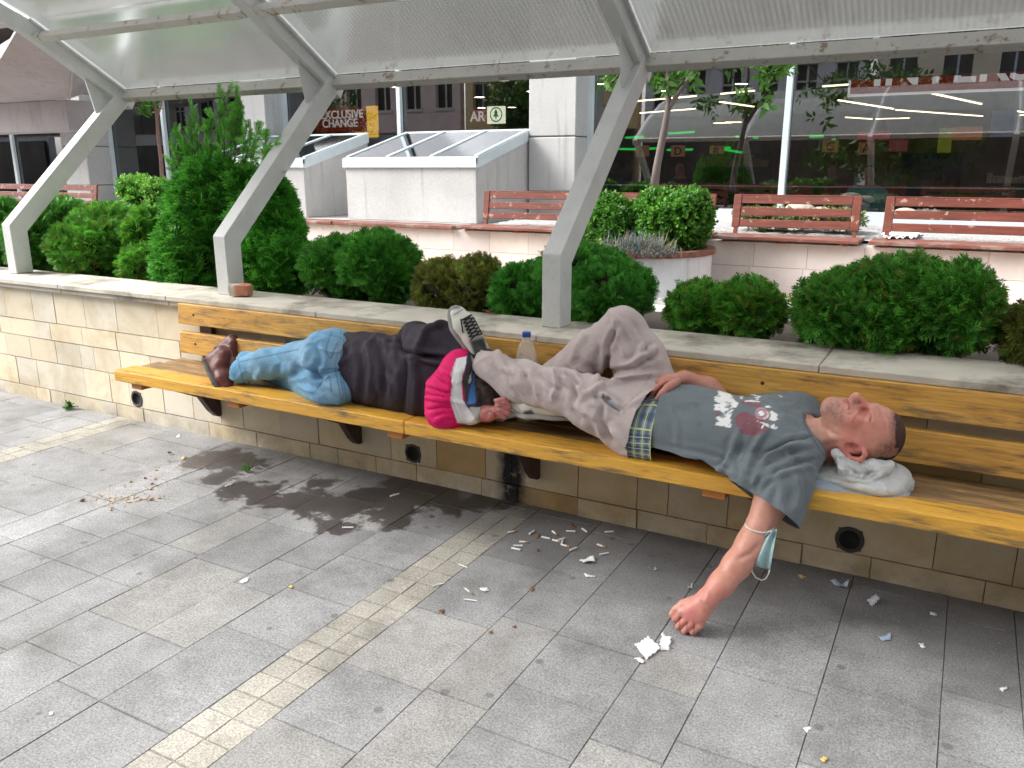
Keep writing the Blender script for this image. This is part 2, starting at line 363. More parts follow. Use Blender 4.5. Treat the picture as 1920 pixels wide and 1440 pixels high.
for d in drains:
    mb = MB(); n = 28
    ring = lambda rr, y: [(d+rr*math.cos(2*math.pi*k/n), y, .153+rr*math.sin(2*math.pi*k/n)) for k in range(n)]
    vs = ring(.057, WY-.001)+ring(.046, WY-.005)+ring(.040, WY-.003)+ring(.039, WY+.009)
    fs = [(j*n+k, j*n+(k+1) % n, (j+1)*n+(k+1) % n, (j+1)*n+k) for j in range(3) for k in range(n)]+[tuple(3*n+k for k in range(n))]
    mb.add(vs, fs); o = mb.build('drain_pipe', [m_pipe, m_dark_cap], wall, smooth=True)
    o.data.polygons.foreach_set('material_index', np.array([0 if i < 2*n else 1 for i in range(3*n+1)], np.int32))
x = -13.0; r = random.Random(5)
while x < 3:
    L = r.uniform(1.05, 1.35); mb = MB()
    mb.box(x+.0015, x+L-.0015, WY-.055, WY+.36, .846, .878); mb.box(x+.004, x+L-.004, WY-.035, WY+.36, .815, .8445)
    mb.build('coping_slab', M['coping'], wall, bevel=.004); x += L

# ================================================================ the long yellow bench
BX0, BX1 = -4.215, 1.9; SZ = .50
bench = empty('wooden_bench', (-1.5, 3.1, 0), 'very long yellow varnished plank bench fixed on brown brackets to the limestone wall', 'bench')
def plank(name, x0, x1, y0, y1, z0, z1, m, tilt=0):
    mb = MB(); mb.box(x0, x1, y0, y1, z0, z1); o = mb.build(name, m, bench, bevel=.006, seg=2)
    return o
for a, b in ((BX0, -2.165), (-2.162, .62), (.623, BX1)): plank('seat_plank', a, b, 2.905, 3.052, SZ-.064, SZ, M['front'])
for a, b in ((BX0+.02, -1.02), (-1.017, BX1)): plank('seat_plank', a, b, 3.062, 3.196, SZ-.05, SZ-.006, M['worn'])
for a, b in ((BX0+.06, -2.4), (-2.397, BX1)): plank('seat_plank', a, b, 3.206, 3.335, SZ-.05, SZ-.006, M['worn'])
for z0, z1, y in ((.725, .846, 3.275), (.548, .676, 3.268)):
    for a, b in ((-4.085, -1.25), (-1.247, BX1)):
        mb = MB(); t_ = .012
        P = [(a,y,z0),(b,y,z0),(b,y+t_,z1),(a,y+t_,z1)]; mb.prism(P, (0, .038, 0)); mb.build('backrest_plank', M['slat'], bench, bevel=.005, seg=2)
    for xx in np.arange(-3.95, 1.8, 1.1):
        mb = MB(); n = 10; c = (xx, y+.004, (z0+z1)/2)
        mb.add([(c[0]+.008*math.cos(6.283*k/n), c[1], c[2]+.008*math.sin(6.283*k/n)) for k in range(n)]+[(c[0]+.008*math.cos(6.283*k/n), c[1]+.01, c[2]+.008*math.sin(6.283*k/n)) for k in range(n)], [tuple(range(n))]+[(k, k+n, (k+1) % n+n, (k+1) % n) for k in range(n)])
        mb.build('bolt', M['bracket'], bench)
for xx in (-3.90, -2.81, -1.71, -.62, .48, 1.58):
    mb = MB(); w_ = .05
    mb.prism([(xx-w_/2, WY-.002, .435), (xx-w_/2, 2.98, .434), (xx-w_/2, 3.02, .395), (xx-w_/2, 3.22, .30), (xx-w_/2, 3.285, .20), (xx-w_/2, 3.33, .155), (xx-w_/2, WY-.002, .155)], (w_, 0, 0))
    mb.build('bracket', M['bracket'], bench, bevel=.004)
    mb = MB(); mb.box(xx-.055, xx+.045, 3.318, 3.352, .47, .80); mb.build('backrest_post', M['bracket'], bench, bevel=.004)
for xx in (-4.07, -3.30, -2.24, -1.95+1.22, -.54, .9):
    mb = MB(); mb.box(xx-.045, xx+.045, 2.935, 3.33, SZ-.104, SZ-.066); mb.build('batten', M['batten'], bench, bevel=.004)

# ================================================================ canopy
can = empty('bus_shelter_canopy', (-3.0, 3.55, .878), 'pale grey steel canopy with bent posts carrying milky corrugated roof panels above the wall', 'canopy')
PX = [-6.10, -3.93, -1.71, .51, 2.73]
prof = [(4.55, 2.185), (3.86, 2.60), (3.1, 2.93), (2.35, 3.12), (1.5, 3.22), (.6, 3.2)]     # (y, z) of the roof arch per rib; unseen near end extended to cast shade
def qpath(x, pts, w_, h_):
    """box section swept along a polyline in a plane x = const, mitred at the bends"""
    mb = MB(); P = [np.array(p, float) for p in pts]; rings = []
    for i, p in enumerate(P):
        d0 = P[i]-P[i-1] if i else P[1]-P[0]; d1 = P[i+1]-P[i] if i < len(P)-1 else d0
        d0 = d0/np.linalg.norm(d0); d1 = d1/np.linalg.norm(d1); b = d0+d1; b /= np.linalg.norm(b); nrm = np.array([-b[1], b[0]]); k = 1/max(.5, b@d0)
        rings.append([(x+sx*w_/2, *(p+nrm*sz*h_/2*k)) for sx, sz in ((-1,-1),(1,-1),(1,1),(-1,1))])
    vs = [v for q in rings for v in q]; fs = [(0,1,2,3), tuple(len(vs)-1-i for i in range(4))]
    for i in range(len(P)-1):
        for k in range(4): fs.append((i*4+k, i*4+(k+1) % 4, i*4+4+(k+1) % 4, i*4+4+k))
    mb.add(vs, fs); return mb
for x in PX:
    qpath(x, [(3.565, .879), (3.565, 1.205), (4.575, 2.185)], .10, .125).build('post', M['white'], can, bevel=.004)
    qpath(x, [(4.66, 2.13)]+[(y-.0, z) for y, z in prof[1:]], .09, .10).build('rib', M['white'], can, bevel=.004)
    mb = MB(); mb.prism([(x-.006, 4.56, 2.12), (x-.006, 4.36, 1.93), (x-.006, 4.27, 2.30)], (.012, 0, 0)); mb.build('gusset', M['white'], can)
for (y, z), nm in (((4.585, 2.185), 'eave_beam'), ((3.90, 2.535), 'purlin'), ((3.1, 2.89), 'purlin'), ((1.72, 3.16), 'purlin')):
    for a, b in zip(PX[:-1], PX[1:]):
        d = np.array([4.55-3.86, 2.185-2.60]); up = (0, .515, .857)
        mb = MB(); hh = .078 if nm == 'eave_beam' else .05; mb.bar((a+.046, y, z), (b-.046, y, z), .06, hh, up); mb.build(nm, M['purlin'], can, bevel=.003)
for a, b in zip(PX[:-1], PX[1:]):
    mb = MB(); n = 24; off = .062
    pts = []
    for i in range(len(prof)-1):
        for k in range(6): t_ = k/6; pts.append((prof[i][0]*(1-t_)+prof[i+1][0]*t_, prof[i][1]*(1-t_)+prof[i+1][1]*t_))
    pts.append(prof[-1]); vs = []
    for y, z in pts: vs += [(a+.02, y+off*.5, z+off*.86), (b-.02, y+off*.5, z+off*.86)]
    m_ = len(pts); vs2 = [(x_, y_+.004, z_+.009) for x_, y_, z_ in vs]
    fs = [(2*i, 2*i+1, 2*i+3, 2*i+2) for i in range(m_-1)]
    mb.add(vs, fs); mb.build('roof_panel', M['poly'], can)
    for x in (a+.055, b-.055):
        mb = MB(); mb.bar((x, 4.575, 2.225), (x, 3.86, 2.655), .02, .014); mb.build('glazing_bar', M['white'], can)

# ================================================================ planter bed, terrace, back wall
mb = MB(); mb.box(-26, 4, WY+.225, 6.45, -.1, .80); tag(mb.build('planter_soil', M['soil'], origin=(-3, 5, .8)), kind='structure')
m = bpy.data.objects['planter_soil']
TZ = .57
# the bed drops to the terrace behind the shrubs: terrace floor with a pale kerb
for v in m.data.vertices:
    if v.co.z + m.location.z > .5 and v.co.y + m.location.y > 5: v.co.z = .50-m.location.z
mb = MB(); r = random.Random(2); yy = 6.62
while yy < 7.38:
    xx = -26.0
    while xx < 4.2:
        k = r.uniform(.85, 1.12); mb.cc = (k, k*r.uniform(.94, 1.02), k*r.uniform(.9, 1.04)); y1 = min(yy+.298, 7.4); mb.add([(xx,yy,TZ),(xx+.296,yy,TZ),(xx+.296,y1,TZ),(xx,y1,TZ)], [(0,1,2,3)]); xx += .3
    yy += .3
mb.cc = (1, 1, 1); tag(mb.build('terrace', M['terrace']), kind='structure')
mb = MB(); mb.box(-26, 4.2, 6.44, 7.42, .1, TZ-.004); tag(mb.build('terrace_base', M['kerb']), kind='structure')
mb = MB(); mb.box(-26, 4.2, 6.42, 6.618, TZ-.15, TZ+.03); tag(mb.build('terrace_kerb', M['kerb']), kind='structure')
LY = 7.40; LZ = 1.0; GYF = 10.42
sw = empty('terrace_wall', (-3, LY, TZ), 'low retaining wall faced with pinkish marble tiles behind the shrubs, carrying the red benches', 'wall')
mb = MB(); r = random.Random(8)
for z0, z1 in ((TZ, TZ+.215), (TZ+.218, LZ-.002)):
    xx = -26+r.uniform(0, .2)
    while xx < 4.2:
        L = .45; k = r.uniform(.92, 1.06); mb.cc = (k, k*r.uniform(.97, 1.01), k*r.uniform(.95, 1.01)); mb.box(xx, xx+L-.003, LY, LY+.02, z0, z1); xx += L
mb.cc = (1, 1, 1); mb.build('marble_facing', M['pink'], sw)
mb = MB(); mb.box(-26, 4.2, LY+.021, LY+.30, TZ-.2, LZ-.002); mb.build('core', M['kerb'], sw)
mb = MB(); mb.box(-40, 30, LY+.30, GYF, .3, LZ-.03); tag(mb.build('raised_bed', M['conc'], origin=(-3, 9, LZ-.03)), kind='structure')
# white gravel strewn over the raised bed at the right
V = []; Fq = []
r_ = np.random.default_rng(4)
gx, gy = np.meshgrid(np.linspace(-4.6, 4, 190), np.linspace(LY+.31, 10.4, 60), indexing='ij'); gz = LZ-.02+.03*r_.random(gx.shape)+.05*np.exp(-((gy-8.4)/.7)**2)
V = np.stack([gx, gy, gz], -1).reshape(-1, 3); ii = np.arange(189*59); a_ = (ii//59)*60+ii % 59
tag(mkmesh('white_gravel', V, np.stack([a_, a_+60, a_+61, a_+1], 1), M['gravel']), 'white gravel strewn over the raised bed between the red benches and the shop window', 'gravel', kind='stuff')
# red benches standing on the terrace wall: backrest frame + seat
def red_bench(x0, x1, label):
    root = empty('red_bench', ((x0+x1)/2, LY+.1, LZ), label, 'bench', 'red benches along the terrace wall')
    mb = MB(); mb.box(x0-.06, x1+.06, LY-.09, LY+.11, LZ+.02, LZ+.05); mb.box(x0-.06, x1+.06, LY+.118, LY+.30, LZ+.02, LZ+.05); mb.build('seat', M['redseat'], root, bevel=.005)
    for xx in (x0+.06, (x0+x1)/2, x1-.06):
        mb = MB(); mb.box(xx-.03, xx+.03, LY-.06, LY+.29, LZ, LZ+.019); mb.build('seat_bearer', M['red'], root)
    def back(z): return LY+.33+(z-LZ)*.16
    for k in range(3):
        z0 = LZ+.105+k*.105; z1 = z0+.07
        mb = MB(); mb.prism([(x0+.072,back(z0),z0),(x1-.072,back(z0),z0),(x1-.072,back(z1),z1),(x0+.072,back(z1),z1)], (0, .025, 0)); mb.build('slat', M['red'], root, bevel=.004)
    for xa in (x0, x1-.07):
        z0, z1 = LZ+.10, LZ+.395
        mb = MB(); mb.prism([(xa,back(z0)-.004,z0),(xa+.07,back(z0)-.004,z0),(xa+.07,back(z1)-.004,z1),(xa,back(z1)-.004,z1)], (0, .032, 0)); mb.build('stile', M['red'], root, bevel=.004)
        z2 = LZ-.02; xs = xa+.02
        mb = MB(); mb.prism([(xs,back(z2),z2),(xs+.035,back(z2),z2),(xs+.035,back(z0),z0-.002),(xs,back(z0),z0-.002)], (0, .03, 0)); mb.build('leg', M['red'], root)
    mb = MB(); z0, z1 = LZ+.105+3*.105-.035, LZ+.395
    mb.prism([(x0+.072,back(z0),z0),(x1-.072,back(z0),z0),(x1-.072,back(z1),z1),(x0+.072,back(z1),z1)], (0, .025, 0)); mb.build('slat', M['red'], root, bevel=.004)
    return root
red_bench(-1.93, -.83, 'weathered red slatted bench with peeling paint, alone in full view right of the round planter')
red_bench(-.64, .50, 'red slatted bench at the right edge with white papers lying on its seat')
red_bench(.62, 1.75, 'red slatted bench cut by the right edge of the picture')
red_bench(-4.62, -3.35, 'red slatted bench between the large skylight box and the leaning canopy post')
red_bench(-3.26, -2.10, 'red slatted bench mostly hidden behind the clipped box shrubs of the round planter')
for a, b in ((-10.1, -8.55), (-8.5, -6.4), (-6.37, -4.75)):
    mb = MB(); mb.box(a, b, LY-.06, LY+.29, LZ+.005, LZ+.04); mb.build('seat_board', M['redseat'], sw, bevel=.005)
red_bench(-12.3, -11.15, 'dusty red slatted bench behind the tall conifer, at the left of the terrace')
red_bench(-13.9, -12.45, 'faded red slatted bench seen through the leaning left canopy post')
red_bench(-15.5, -14.15, 'faded red slatted bench at the left edge of the picture')

# ---------------------------------------------------------------- skylight boxes
def skylight(x0, x1, label, panes):
    y0, y1, zf, zb = 8.70, 10.10, 1.69, 2.06
    root = empty('skylight_box', ((x0+x1)/2, y0, LZ-.03), label, 'skylight', 'concrete skylight boxes beside the shop window')
    mb = MB(); mb.prism([(x0,y0,LZ-.03),(x0,y1,LZ-.03),(x0,y1,zb),(x0,y0,zf)], (x1-x0, 0, 0)); mb.build('concrete_base', M['conc'], root, bevel=.01)
    sl = (zb-zf)/(y1-y0)
    def bar(xa, xb, ya, yb, h, nm, mm=M['alu'], h0=.003):
        mb = MB(); za, zb_ = zf+(ya-y0)*sl, zf+(yb-y0)*sl
        mb.add([(xa,ya,za+h0),(xb,ya,za+h0),(xb,yb,zb_+h0),(xa,yb,zb_+h0),(xa,ya,za+h),(xb,ya,za+h),(xb,yb,zb_+h),(xa,yb,zb_+h)], [(3,2,1,0),(4,5,6,7),(0,1,5,4),(1,2,6,5),(2,3,7,6),(3,0,4,7)]); mb.build(nm, mm, root)
    bar(x0-.02, x1+.02, y0-.03, y0+.03, .07, 'frame_bar'); bar(x0-.02, x1+.02, y1-.05, y1, .08, 'frame_bar')
    mb = MB(); mb.box(x0-.02, x1+.02, y0-.034, y0-.002, zf-.05, zf+.055); mb.build('fascia', M['alu'], root)
    w_ = (x1-x0)/panes
    for i in range(panes+1):
        xx = x0+i*w_; xx = min(max(xx, x0+.02), x1-.02); bar(xx-.024, xx+.024, y0+.031, y1-.051, .085, 'frame_bar')
    for xa in (x0-.021, x1-.001):
        mb = MB(); mb.prism([(xa,y0-.002,zf-.06),(xa,y1,zb-.06),(xa,y1,zb+.075),(xa,y0-.002,zf+.065)], (.022, 0, 0)); mb.build('fascia', M['alu'], root)
    for i in range(panes): bar(x0+i*w_+.025, x0+(i+1)*w_-.025, y0+.031, y1-.051, .072, 'pane', M['pane'], .066)
    bar(x0+.06, x1-.06, y0+.05, y1-.06, .02, 'shaft_bottom', M['alu'], .004)
skylight(-7.28, -5.27, 'larger white concrete skylight box with a sloped three pane glass lid, nearer the shop pillar', 3)
skylight(-10.0, -8.0, 'smaller looking white concrete skylight box with a sloped glass lid, partly behind the tall conifer', 3)
# ---------------------------------------------------------------- round planter drum
dc = (-2.50, 6.93, TZ-.0)
dr = empty('round_planter', dc, 'round whitewashed concrete planter with a red brown wooden rim, holding clipped box shrubs', 'planter')
mb = MB(); mb.lathe(dc, [(.60, .0), (.605, .02), (.605, .345), (.55, .345)], 48); mb.build('drum', M['drum'], dr, smooth=False)
mb = MB(); mb.lathe(dc, [(.56, .347), (.635, .347), (.635, .395), (.55, .395), (.55, .36)], 24); mb.build('rim', M['redseat'], dr, bevel=.004)
mb = MB(); mb.lathe(dc, [(.56, .34), (.3, .38), (.001, .40)], 24); mb.build('soil', M['soil'], dr)
mb = MB(); mb.box(-2.95, -1.6, 6.15, 6.42, .4, .545); tag(mb.build('stone_kerb', M['kerb'], bevel=.01), 'white stone kerb at the foot of the round planter beside dark soil', 'kerb')
# ================================================================ shop building
GY = 10.45; FZ = LZ-.03
shop = empty('shop_building', (-4, GY, FZ), 'supermarket building with granite pillars, large dark shop windows and a concrete canopy at the left', 'building')
def quadbox(name, m, *b, bevel=0): mb = MB(); mb.box(*b); return mb.build(name, m, shop, bevel=bevel)
SF = .05
quadbox('floor', M['floor_in'], -40, 30, GY+.05, 40, SF-.2, SF); quadbox('plinth', M['conc'], -40, 30, GY-.025, GY+.06, -.2, FZ-.001)
quadbox('ceiling', M['ceil'], -40, 30, GY+.12, 40, 4.35, 4.6)
quadbox('back_wall', M['inner'], -40, 30, 36, 36.3, SF, 4.35); quadbox('end_wall', M['inner'], -40.3, -40, GY+.07, 36, SF, 4.35); quadbox('end_wall', M['inner'], 30, 30.3, GY+.07, 36, SF, 4.35)
quadbox('upper_wall', M['conc'], -16.5, 30, GY-.03, GY+.11, 4.3, 9)
quadbox('sill', M['alu'], -40, 30, GY-.06, GY+.06, FZ+.0, FZ+.17); 
# pillars of grey granite, panel joints as recesses
def pillar(x0, x1, y0):
    mb = MB(); zs = [FZ, 1.33, 2.03, 2.94, 3.65, 4.36]
    for a, b in zip(zs[:-1], zs[1:]): mb.box(x0, x1, y0, GY+.15, a+.006, b-.006)
    mb.build('pillar', M['gran'], shop, bevel=.012)
    mb = MB(); mb.box(x0+.012, x1-.012, y0+.012, GY+.14, FZ, 4.36); mb.build('pillar_core', M['dark'], shop)
pillar(-5.24, -4.56, 10.0); pillar(-10.45, -9.93, 10.0); PXA, PXB = ony(118, 300, 9.9)[0], ony(163, 300, 9.9)[0]; pillar(PXA, PXB, 9.9)
# glazing
MX = [PXB+.04, ony(318, 300, GY)[0], -10.47]; MX2 = [-9.9, -7.62, -5.27]; MX3 = [-4.53, -2.02, .72, 3.4, 6.1]
for grp in (MX, MX2, MX3):
    for a, b in zip(grp[:-1], grp[1:]):
        mb = MB(); mb.box(a+.03, b-.03, GY-.004, GY+.004, FZ+.17, 4.3); mb.build('window_pane', M['glass'], shop)
    for i, x in enumerate(grp):
        mb = MB(); mb.box(x-.035, x+.035, GY-.08, GY-.012, FZ+.17, 4.3); mb.build('mullion', M['alu'], shop, bevel=.004)
        mb = MB(); mb.box(x-.03, x+.03, GY-.011, GY+.09, FZ+.17, 4.3); mb.build('gasket', M['dark'], shop)
mb = MB(); mb.box(-4.5, 6.1, GY+.02, GY+.04, FZ+.44, FZ+.455); mb.build('guard_rail', M['alu'], shop)
# left wing: sloping soffit panels, concrete beam and window band below
def pxpoly(pts, Y): return [tuple(ony(x, y, Y)) for x, y in pts]
wy = 9.3
b0 = ony(-60, 168, wy); b1 = ony(127, 186, wy); b2 = ony(130, 245, wy)
mb = MB(); mb.prism([(-24, wy, b2[2]), (b2[0], wy, b2[2]), (b2[0], wy, b1[2]), (-24, wy, b1[2])], (0, .5, 0)); mb.build('concrete_beam', M['beam'], shop, bevel=.01)
tl = ony(-60, 235, 8.6); tp = ony(62, 20, 7.6); tr = ony(200, 60, 7.6)
mb = MB(); z1 = b1[2]
mb.add([(-24, wy, z1+.004), (b1[0]+.02, wy, z1+.004), (b1[0]+1.6, wy+.9, z1+.004), (-9.2, 6.2, 3.9), (tp[0]-.2, 6.2, 3.9), (-24, 6.2, z1-.1), (-24, wy, 5), (b1[0]+1.6, wy+.9, 5), (-9.2, 6.2, 5), (tp[0]-.2, 6.2, 5)], [(0,1,2,3,4,5)]) if False else None
# soffit: two facets rising from the beam towards the street
A = np.array((b1[0]+.02, wy+.01, z1+.003)); B = np.array((-19.0, wy+.01, z1+.003))
Cc = np.array(ony(0, 112, 8.0)); D = np.array(ony(70, -10, 7.2)); E_ = np.array(ony(150, 10, 7.4)); F_ = np.array(ony(168, 172, 10.0))
th = np.array((0, .0, .18))
mb.prism([B, A, E_, D, Cc], th+np.array((0, .1, 0))); mb.build('soffit_panel', M['beam'], shop)
mb = MB(); mb.prism([A+np.array((.012, 0, 0)), F_, E_+np.array((.012, 0, 0))], th+np.array((0, .1, 0))); mb.build('soffit_panel', M['beam'], shop)
mid1 = Cc*.5+B*.5; mid2 = E_*.5+A*.5
mb = MB(); mb.bar(tuple(A-th*.05), tuple(A*.25+E_*.75), .035, .03); mb.build('soffit_rib', M['beam'], shop)
mb = MB(); mb.box(-26, PXA-.01, GY-.3, GY-.29, FZ+.17, b2[2]+.1); mb.build('window_pane', M['glass'], shop)
for x in (ony(27, 300, 10.1)[0], -21.5): 
    mb = MB(); mb.box(x-.04, x+.04, GY-.36, GY-.31, FZ, b2[2]+.05); mb.build('mullion', M['alu'], shop)

# ---------------------------------------------------------------- things inside the shop
CZ = 3.62
lampm = emit('warm_lamp', (1, .90, .72), 16.0); tubem = emit('lamp_tube', (1, .80, .52), 2.4); green = emit('green_neon', (.02, .9, .12), .38)
def thing_mb(mb, name, m, label, cat, group=None, parent=None, **kw):
    o = mb.build(name, m, parent, **kw); return tag(o, label, cat, group)
dl = [(1460,114),(1636,124),(1670,148),(1130,157),(1390,157),(1242,170),(579,174),(744,163),(942,150),(899,182),(998,171),(903,202),(960,201),(1915,106),(1918,131),(437,184)]
hous = mat('lamp_housing', (.06, .06, .06), .5, .1, 5, bump=0)
first = None
for p in dl:
    c = onz(*p, CZ); r_ = .0075*np.linalg.norm(c-CAM)
    t = empty('ceiling_lamp', (c[0], c[1], c[2]), 'round white shop ceiling lamp glowing behind the dark window glass', 'lamp', 'round ceiling lamps inside the shop')
    if first is None:
        mb = MB(); mb.lathe(c, [(.001, 0), (.16, 0), (.165, .01)], 20); mb.build('diffuser', lampm, t)
        mb = MB(); mb.lathe(c, [(.166, -.012), (.18, -.01), (.18, .09), (.02, .10), (.02, 4.35-CZ)], 20); mb.build('housing', hous, t); first = t
    else:
        for ch in first.children: k = ch.copy(); COL.objects.link(k); k.parent = t
strips = [(1572,188,1675,204),(1680,206,1841,230),(1742,174,1840,195),(1586,220,1645,228),(1652,228,1727,238),(1350,191,1413,200),(1352,176,1414,170),(1190,190,1305,180),(1200,212,1303,204),(1543,162,1597,158),(1903,208,1930,212),(1903,227,1930,226),(1360,229,1390,229),(1372,237,1405,236)]
for i, (xa, ya, xb, yb) in enumerate(strips):
    a = onz(xa, ya, 3.45); b = onz(xb, yb, 3.45)
    if np.linalg.norm(a-b) > 14: b = a+(b-a)/np.linalg.norm(b-a)*14
    a[1] = min(a[1], 35); b[1] = min(b[1], 35)
    t = empty('strip_light', tuple((a+b)/2), 'long thin warm white strip light hanging under the shop ceiling', 'light', 'strip lights inside the shop')
    mb = MB(); mb.bar(a, b, .05, .03); mb.build('tube', tubem, t)
    mb = MB(); mb.bar(a+(0, 0, .05), b+(0, 0, .05), .09, .05); mb.build('rail', hous, t)
gl = [(1172,258,1205,256),(1253,250,1300,247),(1155,279,1200,280),(1205,279,1232,278),(1250,281,1297,280),(1355,280,1390,286),(1356,277,1368,277),(1518,256,1543,255),(1378,256,1384,256),(1412,258,1420,258),(1560,262,1566,262)]
for xa, ya, xb, yb in gl:
    a = ony(xa, ya, 19.5); b = ony(xb, yb, 19.5)
    mb = MB(); mb.bar(a, b, .04, .028); mb.bar(a+(0, .08, .0), b+(0, .08, .0), .04, .05); thing_mb(mb, 'neon_strip', [green], 'thin glowing green strip above the checkouts inside the shop', 'light', 'green strips inside the shop')
def text_obj(s, size, loc, m, parent, name='lettering', depth=.006, bold=.012, align='LEFT', sx=1.0):
    cu = bpy.data.curves.new(name, 'FONT'); cu.body = s; cu.size = size; cu.extrude = depth; cu.offset = bold*size; cu.align_x = align
    ob = bpy.data.objects.new(name, cu); COL.objects.link(ob); dg = bpy.context.evaluated_depsgraph_get(); me = bpy.data.meshes.new_from_object(ob.evaluated_get(dg)); bpy.data.objects.remove(ob)
    o = bpy.data.objects.new(name, me); COL.objects.link(o); me.materials.clear(); me.materials.append(m)
    o.rotation_euler = (math.pi/2, 0, 0); o.scale = (sx, 1, 1)
    o.parent = parent; o.location = Vector(loc)-(wloc(parent) if parent else Vector()); return o
m_sred = emit('lit_red_sign', (.42, .012, .02), .13); m_swht = emit('lit_white_letters', (.9, .88, .9), .28); m_syel = emit('lit_yellow_sign', (.75, .42, .02), .6); m_sgrn = emit('lit_green_tree', (.02, .16, .05), .5); m_scream = emit('lit_cream_sign', (.75, .78, .62), .75)
# exchange sign
y = 12.2; p0 = ony(596, 205, y); p1 = ony(705, 243, y)
sg = empty('exchange_sign', (p0[0], y, p1[2]), 'glowing red and yellow exchange office sign behind the shop window', 'sign')
pm = ony(687, 222, y)[0]
mb = MB(); mb.box(p0[0]-.75, pm, y, y+.08, p1[2]-.02, p0[2]+.02); mb.build('red_panel', m_sred, sg)
mb = MB(); mb.box(pm+.004, p1[0], y, y+.08, p1[2]-.02, p0[2]+.02); mb.build('yellow_panel', m_syel, sg)
h = p0[2]-p1[2]
text_obj('EXCLUSIVE', h*.52, (ony(602, 220, y)[0], y-.008, p1[2]+h*.55), m_swht, sg); text_obj('CHANGE', h*.52, (ony(604, 220, y)[0], y-.008, p1[2]+h*.16), m_swht, sg)
q0 = ony(665, 242, y); q1 = ony(706, 254, y); mb = MB(); mb.box(q0[0], q1[0], y, y+.06, q1[2]-.03, p1[2]-.03); mb.build('lower_panel', m_syel, sg)
# shop sign with the green tree
y = 13.5; p0 = ony(887, 203, y); p1 = ony(944, 229, y); xm = ony(913, 215, y)[0]; h = p0[2]-p1[2]
sg = empty('shop_sign', (p0[0], y, p1[2]), 'glowing shop sign with red letter panel and green fir tree in a ring', 'sign')
mb = MB(); mb.box(p0[0], xm, y, y+.08, p1[2]+h*.05, p1[2]+h*.97); mb.build('red_panel', m_sred, sg)
mb = MB(); mb.box(xm+.004, p1[0], y, y+.08, p1[2]-.02, p0[2]+.02); mb.build('cream_panel', m_scream, sg)
text_obj('AR', h*.95, (xm-.04, y-.008, p1[2]+h*.12), m_swht, sg, align='RIGHT')
c = ((xm+p1[0])/2+.02, y-.004, p1[2]+h*.52); rr = h*.5; n = 28
ring = [(c[0]+rr*math.cos(6.2832*k/n), c[1], c[2]+rr*math.sin(6.2832*k/n)) for k in range(n)]; ri = [(c[0]+rr*.84*math.cos(6.2832*k/n), c[1], c[2]+rr*.84*math.sin(6.2832*k/n)) for k in range(n)]
mb = MB(); mb.add(ring+ri, [(k, (k+1) % n, n+(k+1) % n, n+k) for k in range(n)]); mb.build('ring', m_sgrn, sg)
mb = MB(); T = [(0,.78),(-.3,.2),(-.16,.2),(-.46,-.28),(-.08,-.28),(-.08,-.6),(.08,-.6),(.08,-.28),(.46,-.28),(.16,.2),(.3,.2)]
mb.prism([(c[0]+a*rr, c[1]-.006, c[2]+b*rr) for a, b in T], (0, .004, 0)); mb.build('fir_tree_emblem', m_sgrn, sg)
# large red sign with white letters, upper half hidden by an added board in place of reflections
y = 12.6; a = ony(1593, 181, y); bz = a[2]; sg = empty('supermarket_sign', (a[0], y, bz), 'long red supermarket sign with big white letters inside the right window', 'sign')
mb = MB(); mb.box(a[0], 6.2, y, y+.1, bz+.03, bz+.75); mb.build('red_panel', m_sred, sg)
mb = MB(); mb.box(a[0]-.03, 6.2, y-.01, y+.1, bz, bz+.027); mb.box(a[0]-.03, a[0]-.003, y-.01, y+.1, bz+.029, bz+.36); mb.build('white_border', m_swht, sg)
text_obj('INTERSPAR', .55, (ony(1633, 165, y)[0], y-.012, bz+.13), m_swht, sg, bold=.02, sx=1.06)
quadbox('sign_cover', M['ceil'], -2.2, 8, y-.3, y-.1, ony(1640, 146, y-.3)[2], 4.3)  # added dark board, covers the letters where reflections would
# checkout number signs
for s, x, yy in (('F', 1203, 283), ('D', 1270, 283), ('B', 1343, 284), ('C', 1556, 274), ('A', 1624, 278)):
    p = ony(x, yy, 18.5)
    t = empty('checkout_sign', (p[0], p[1], p[2]-.15), 'small warm lit checkout sign with the letter '+s+' inside the shop', 'sign', 'checkout letter signs')
    mb = MB(); mb.box(p[0]-.15, p[0]+.15, p[1], p[1]+.1, p[2]-.12, p[2]+.12); mb.build('sign_box', emit('lit_box', (.5, .26, .12), .10) if 'lit_box' not in bpy.data.materials else bpy.data.materials['lit_box'], t)
    text_obj(s, .24, (p[0]-.075, p[1]-.01, p[2]-.085), M['red'], t)
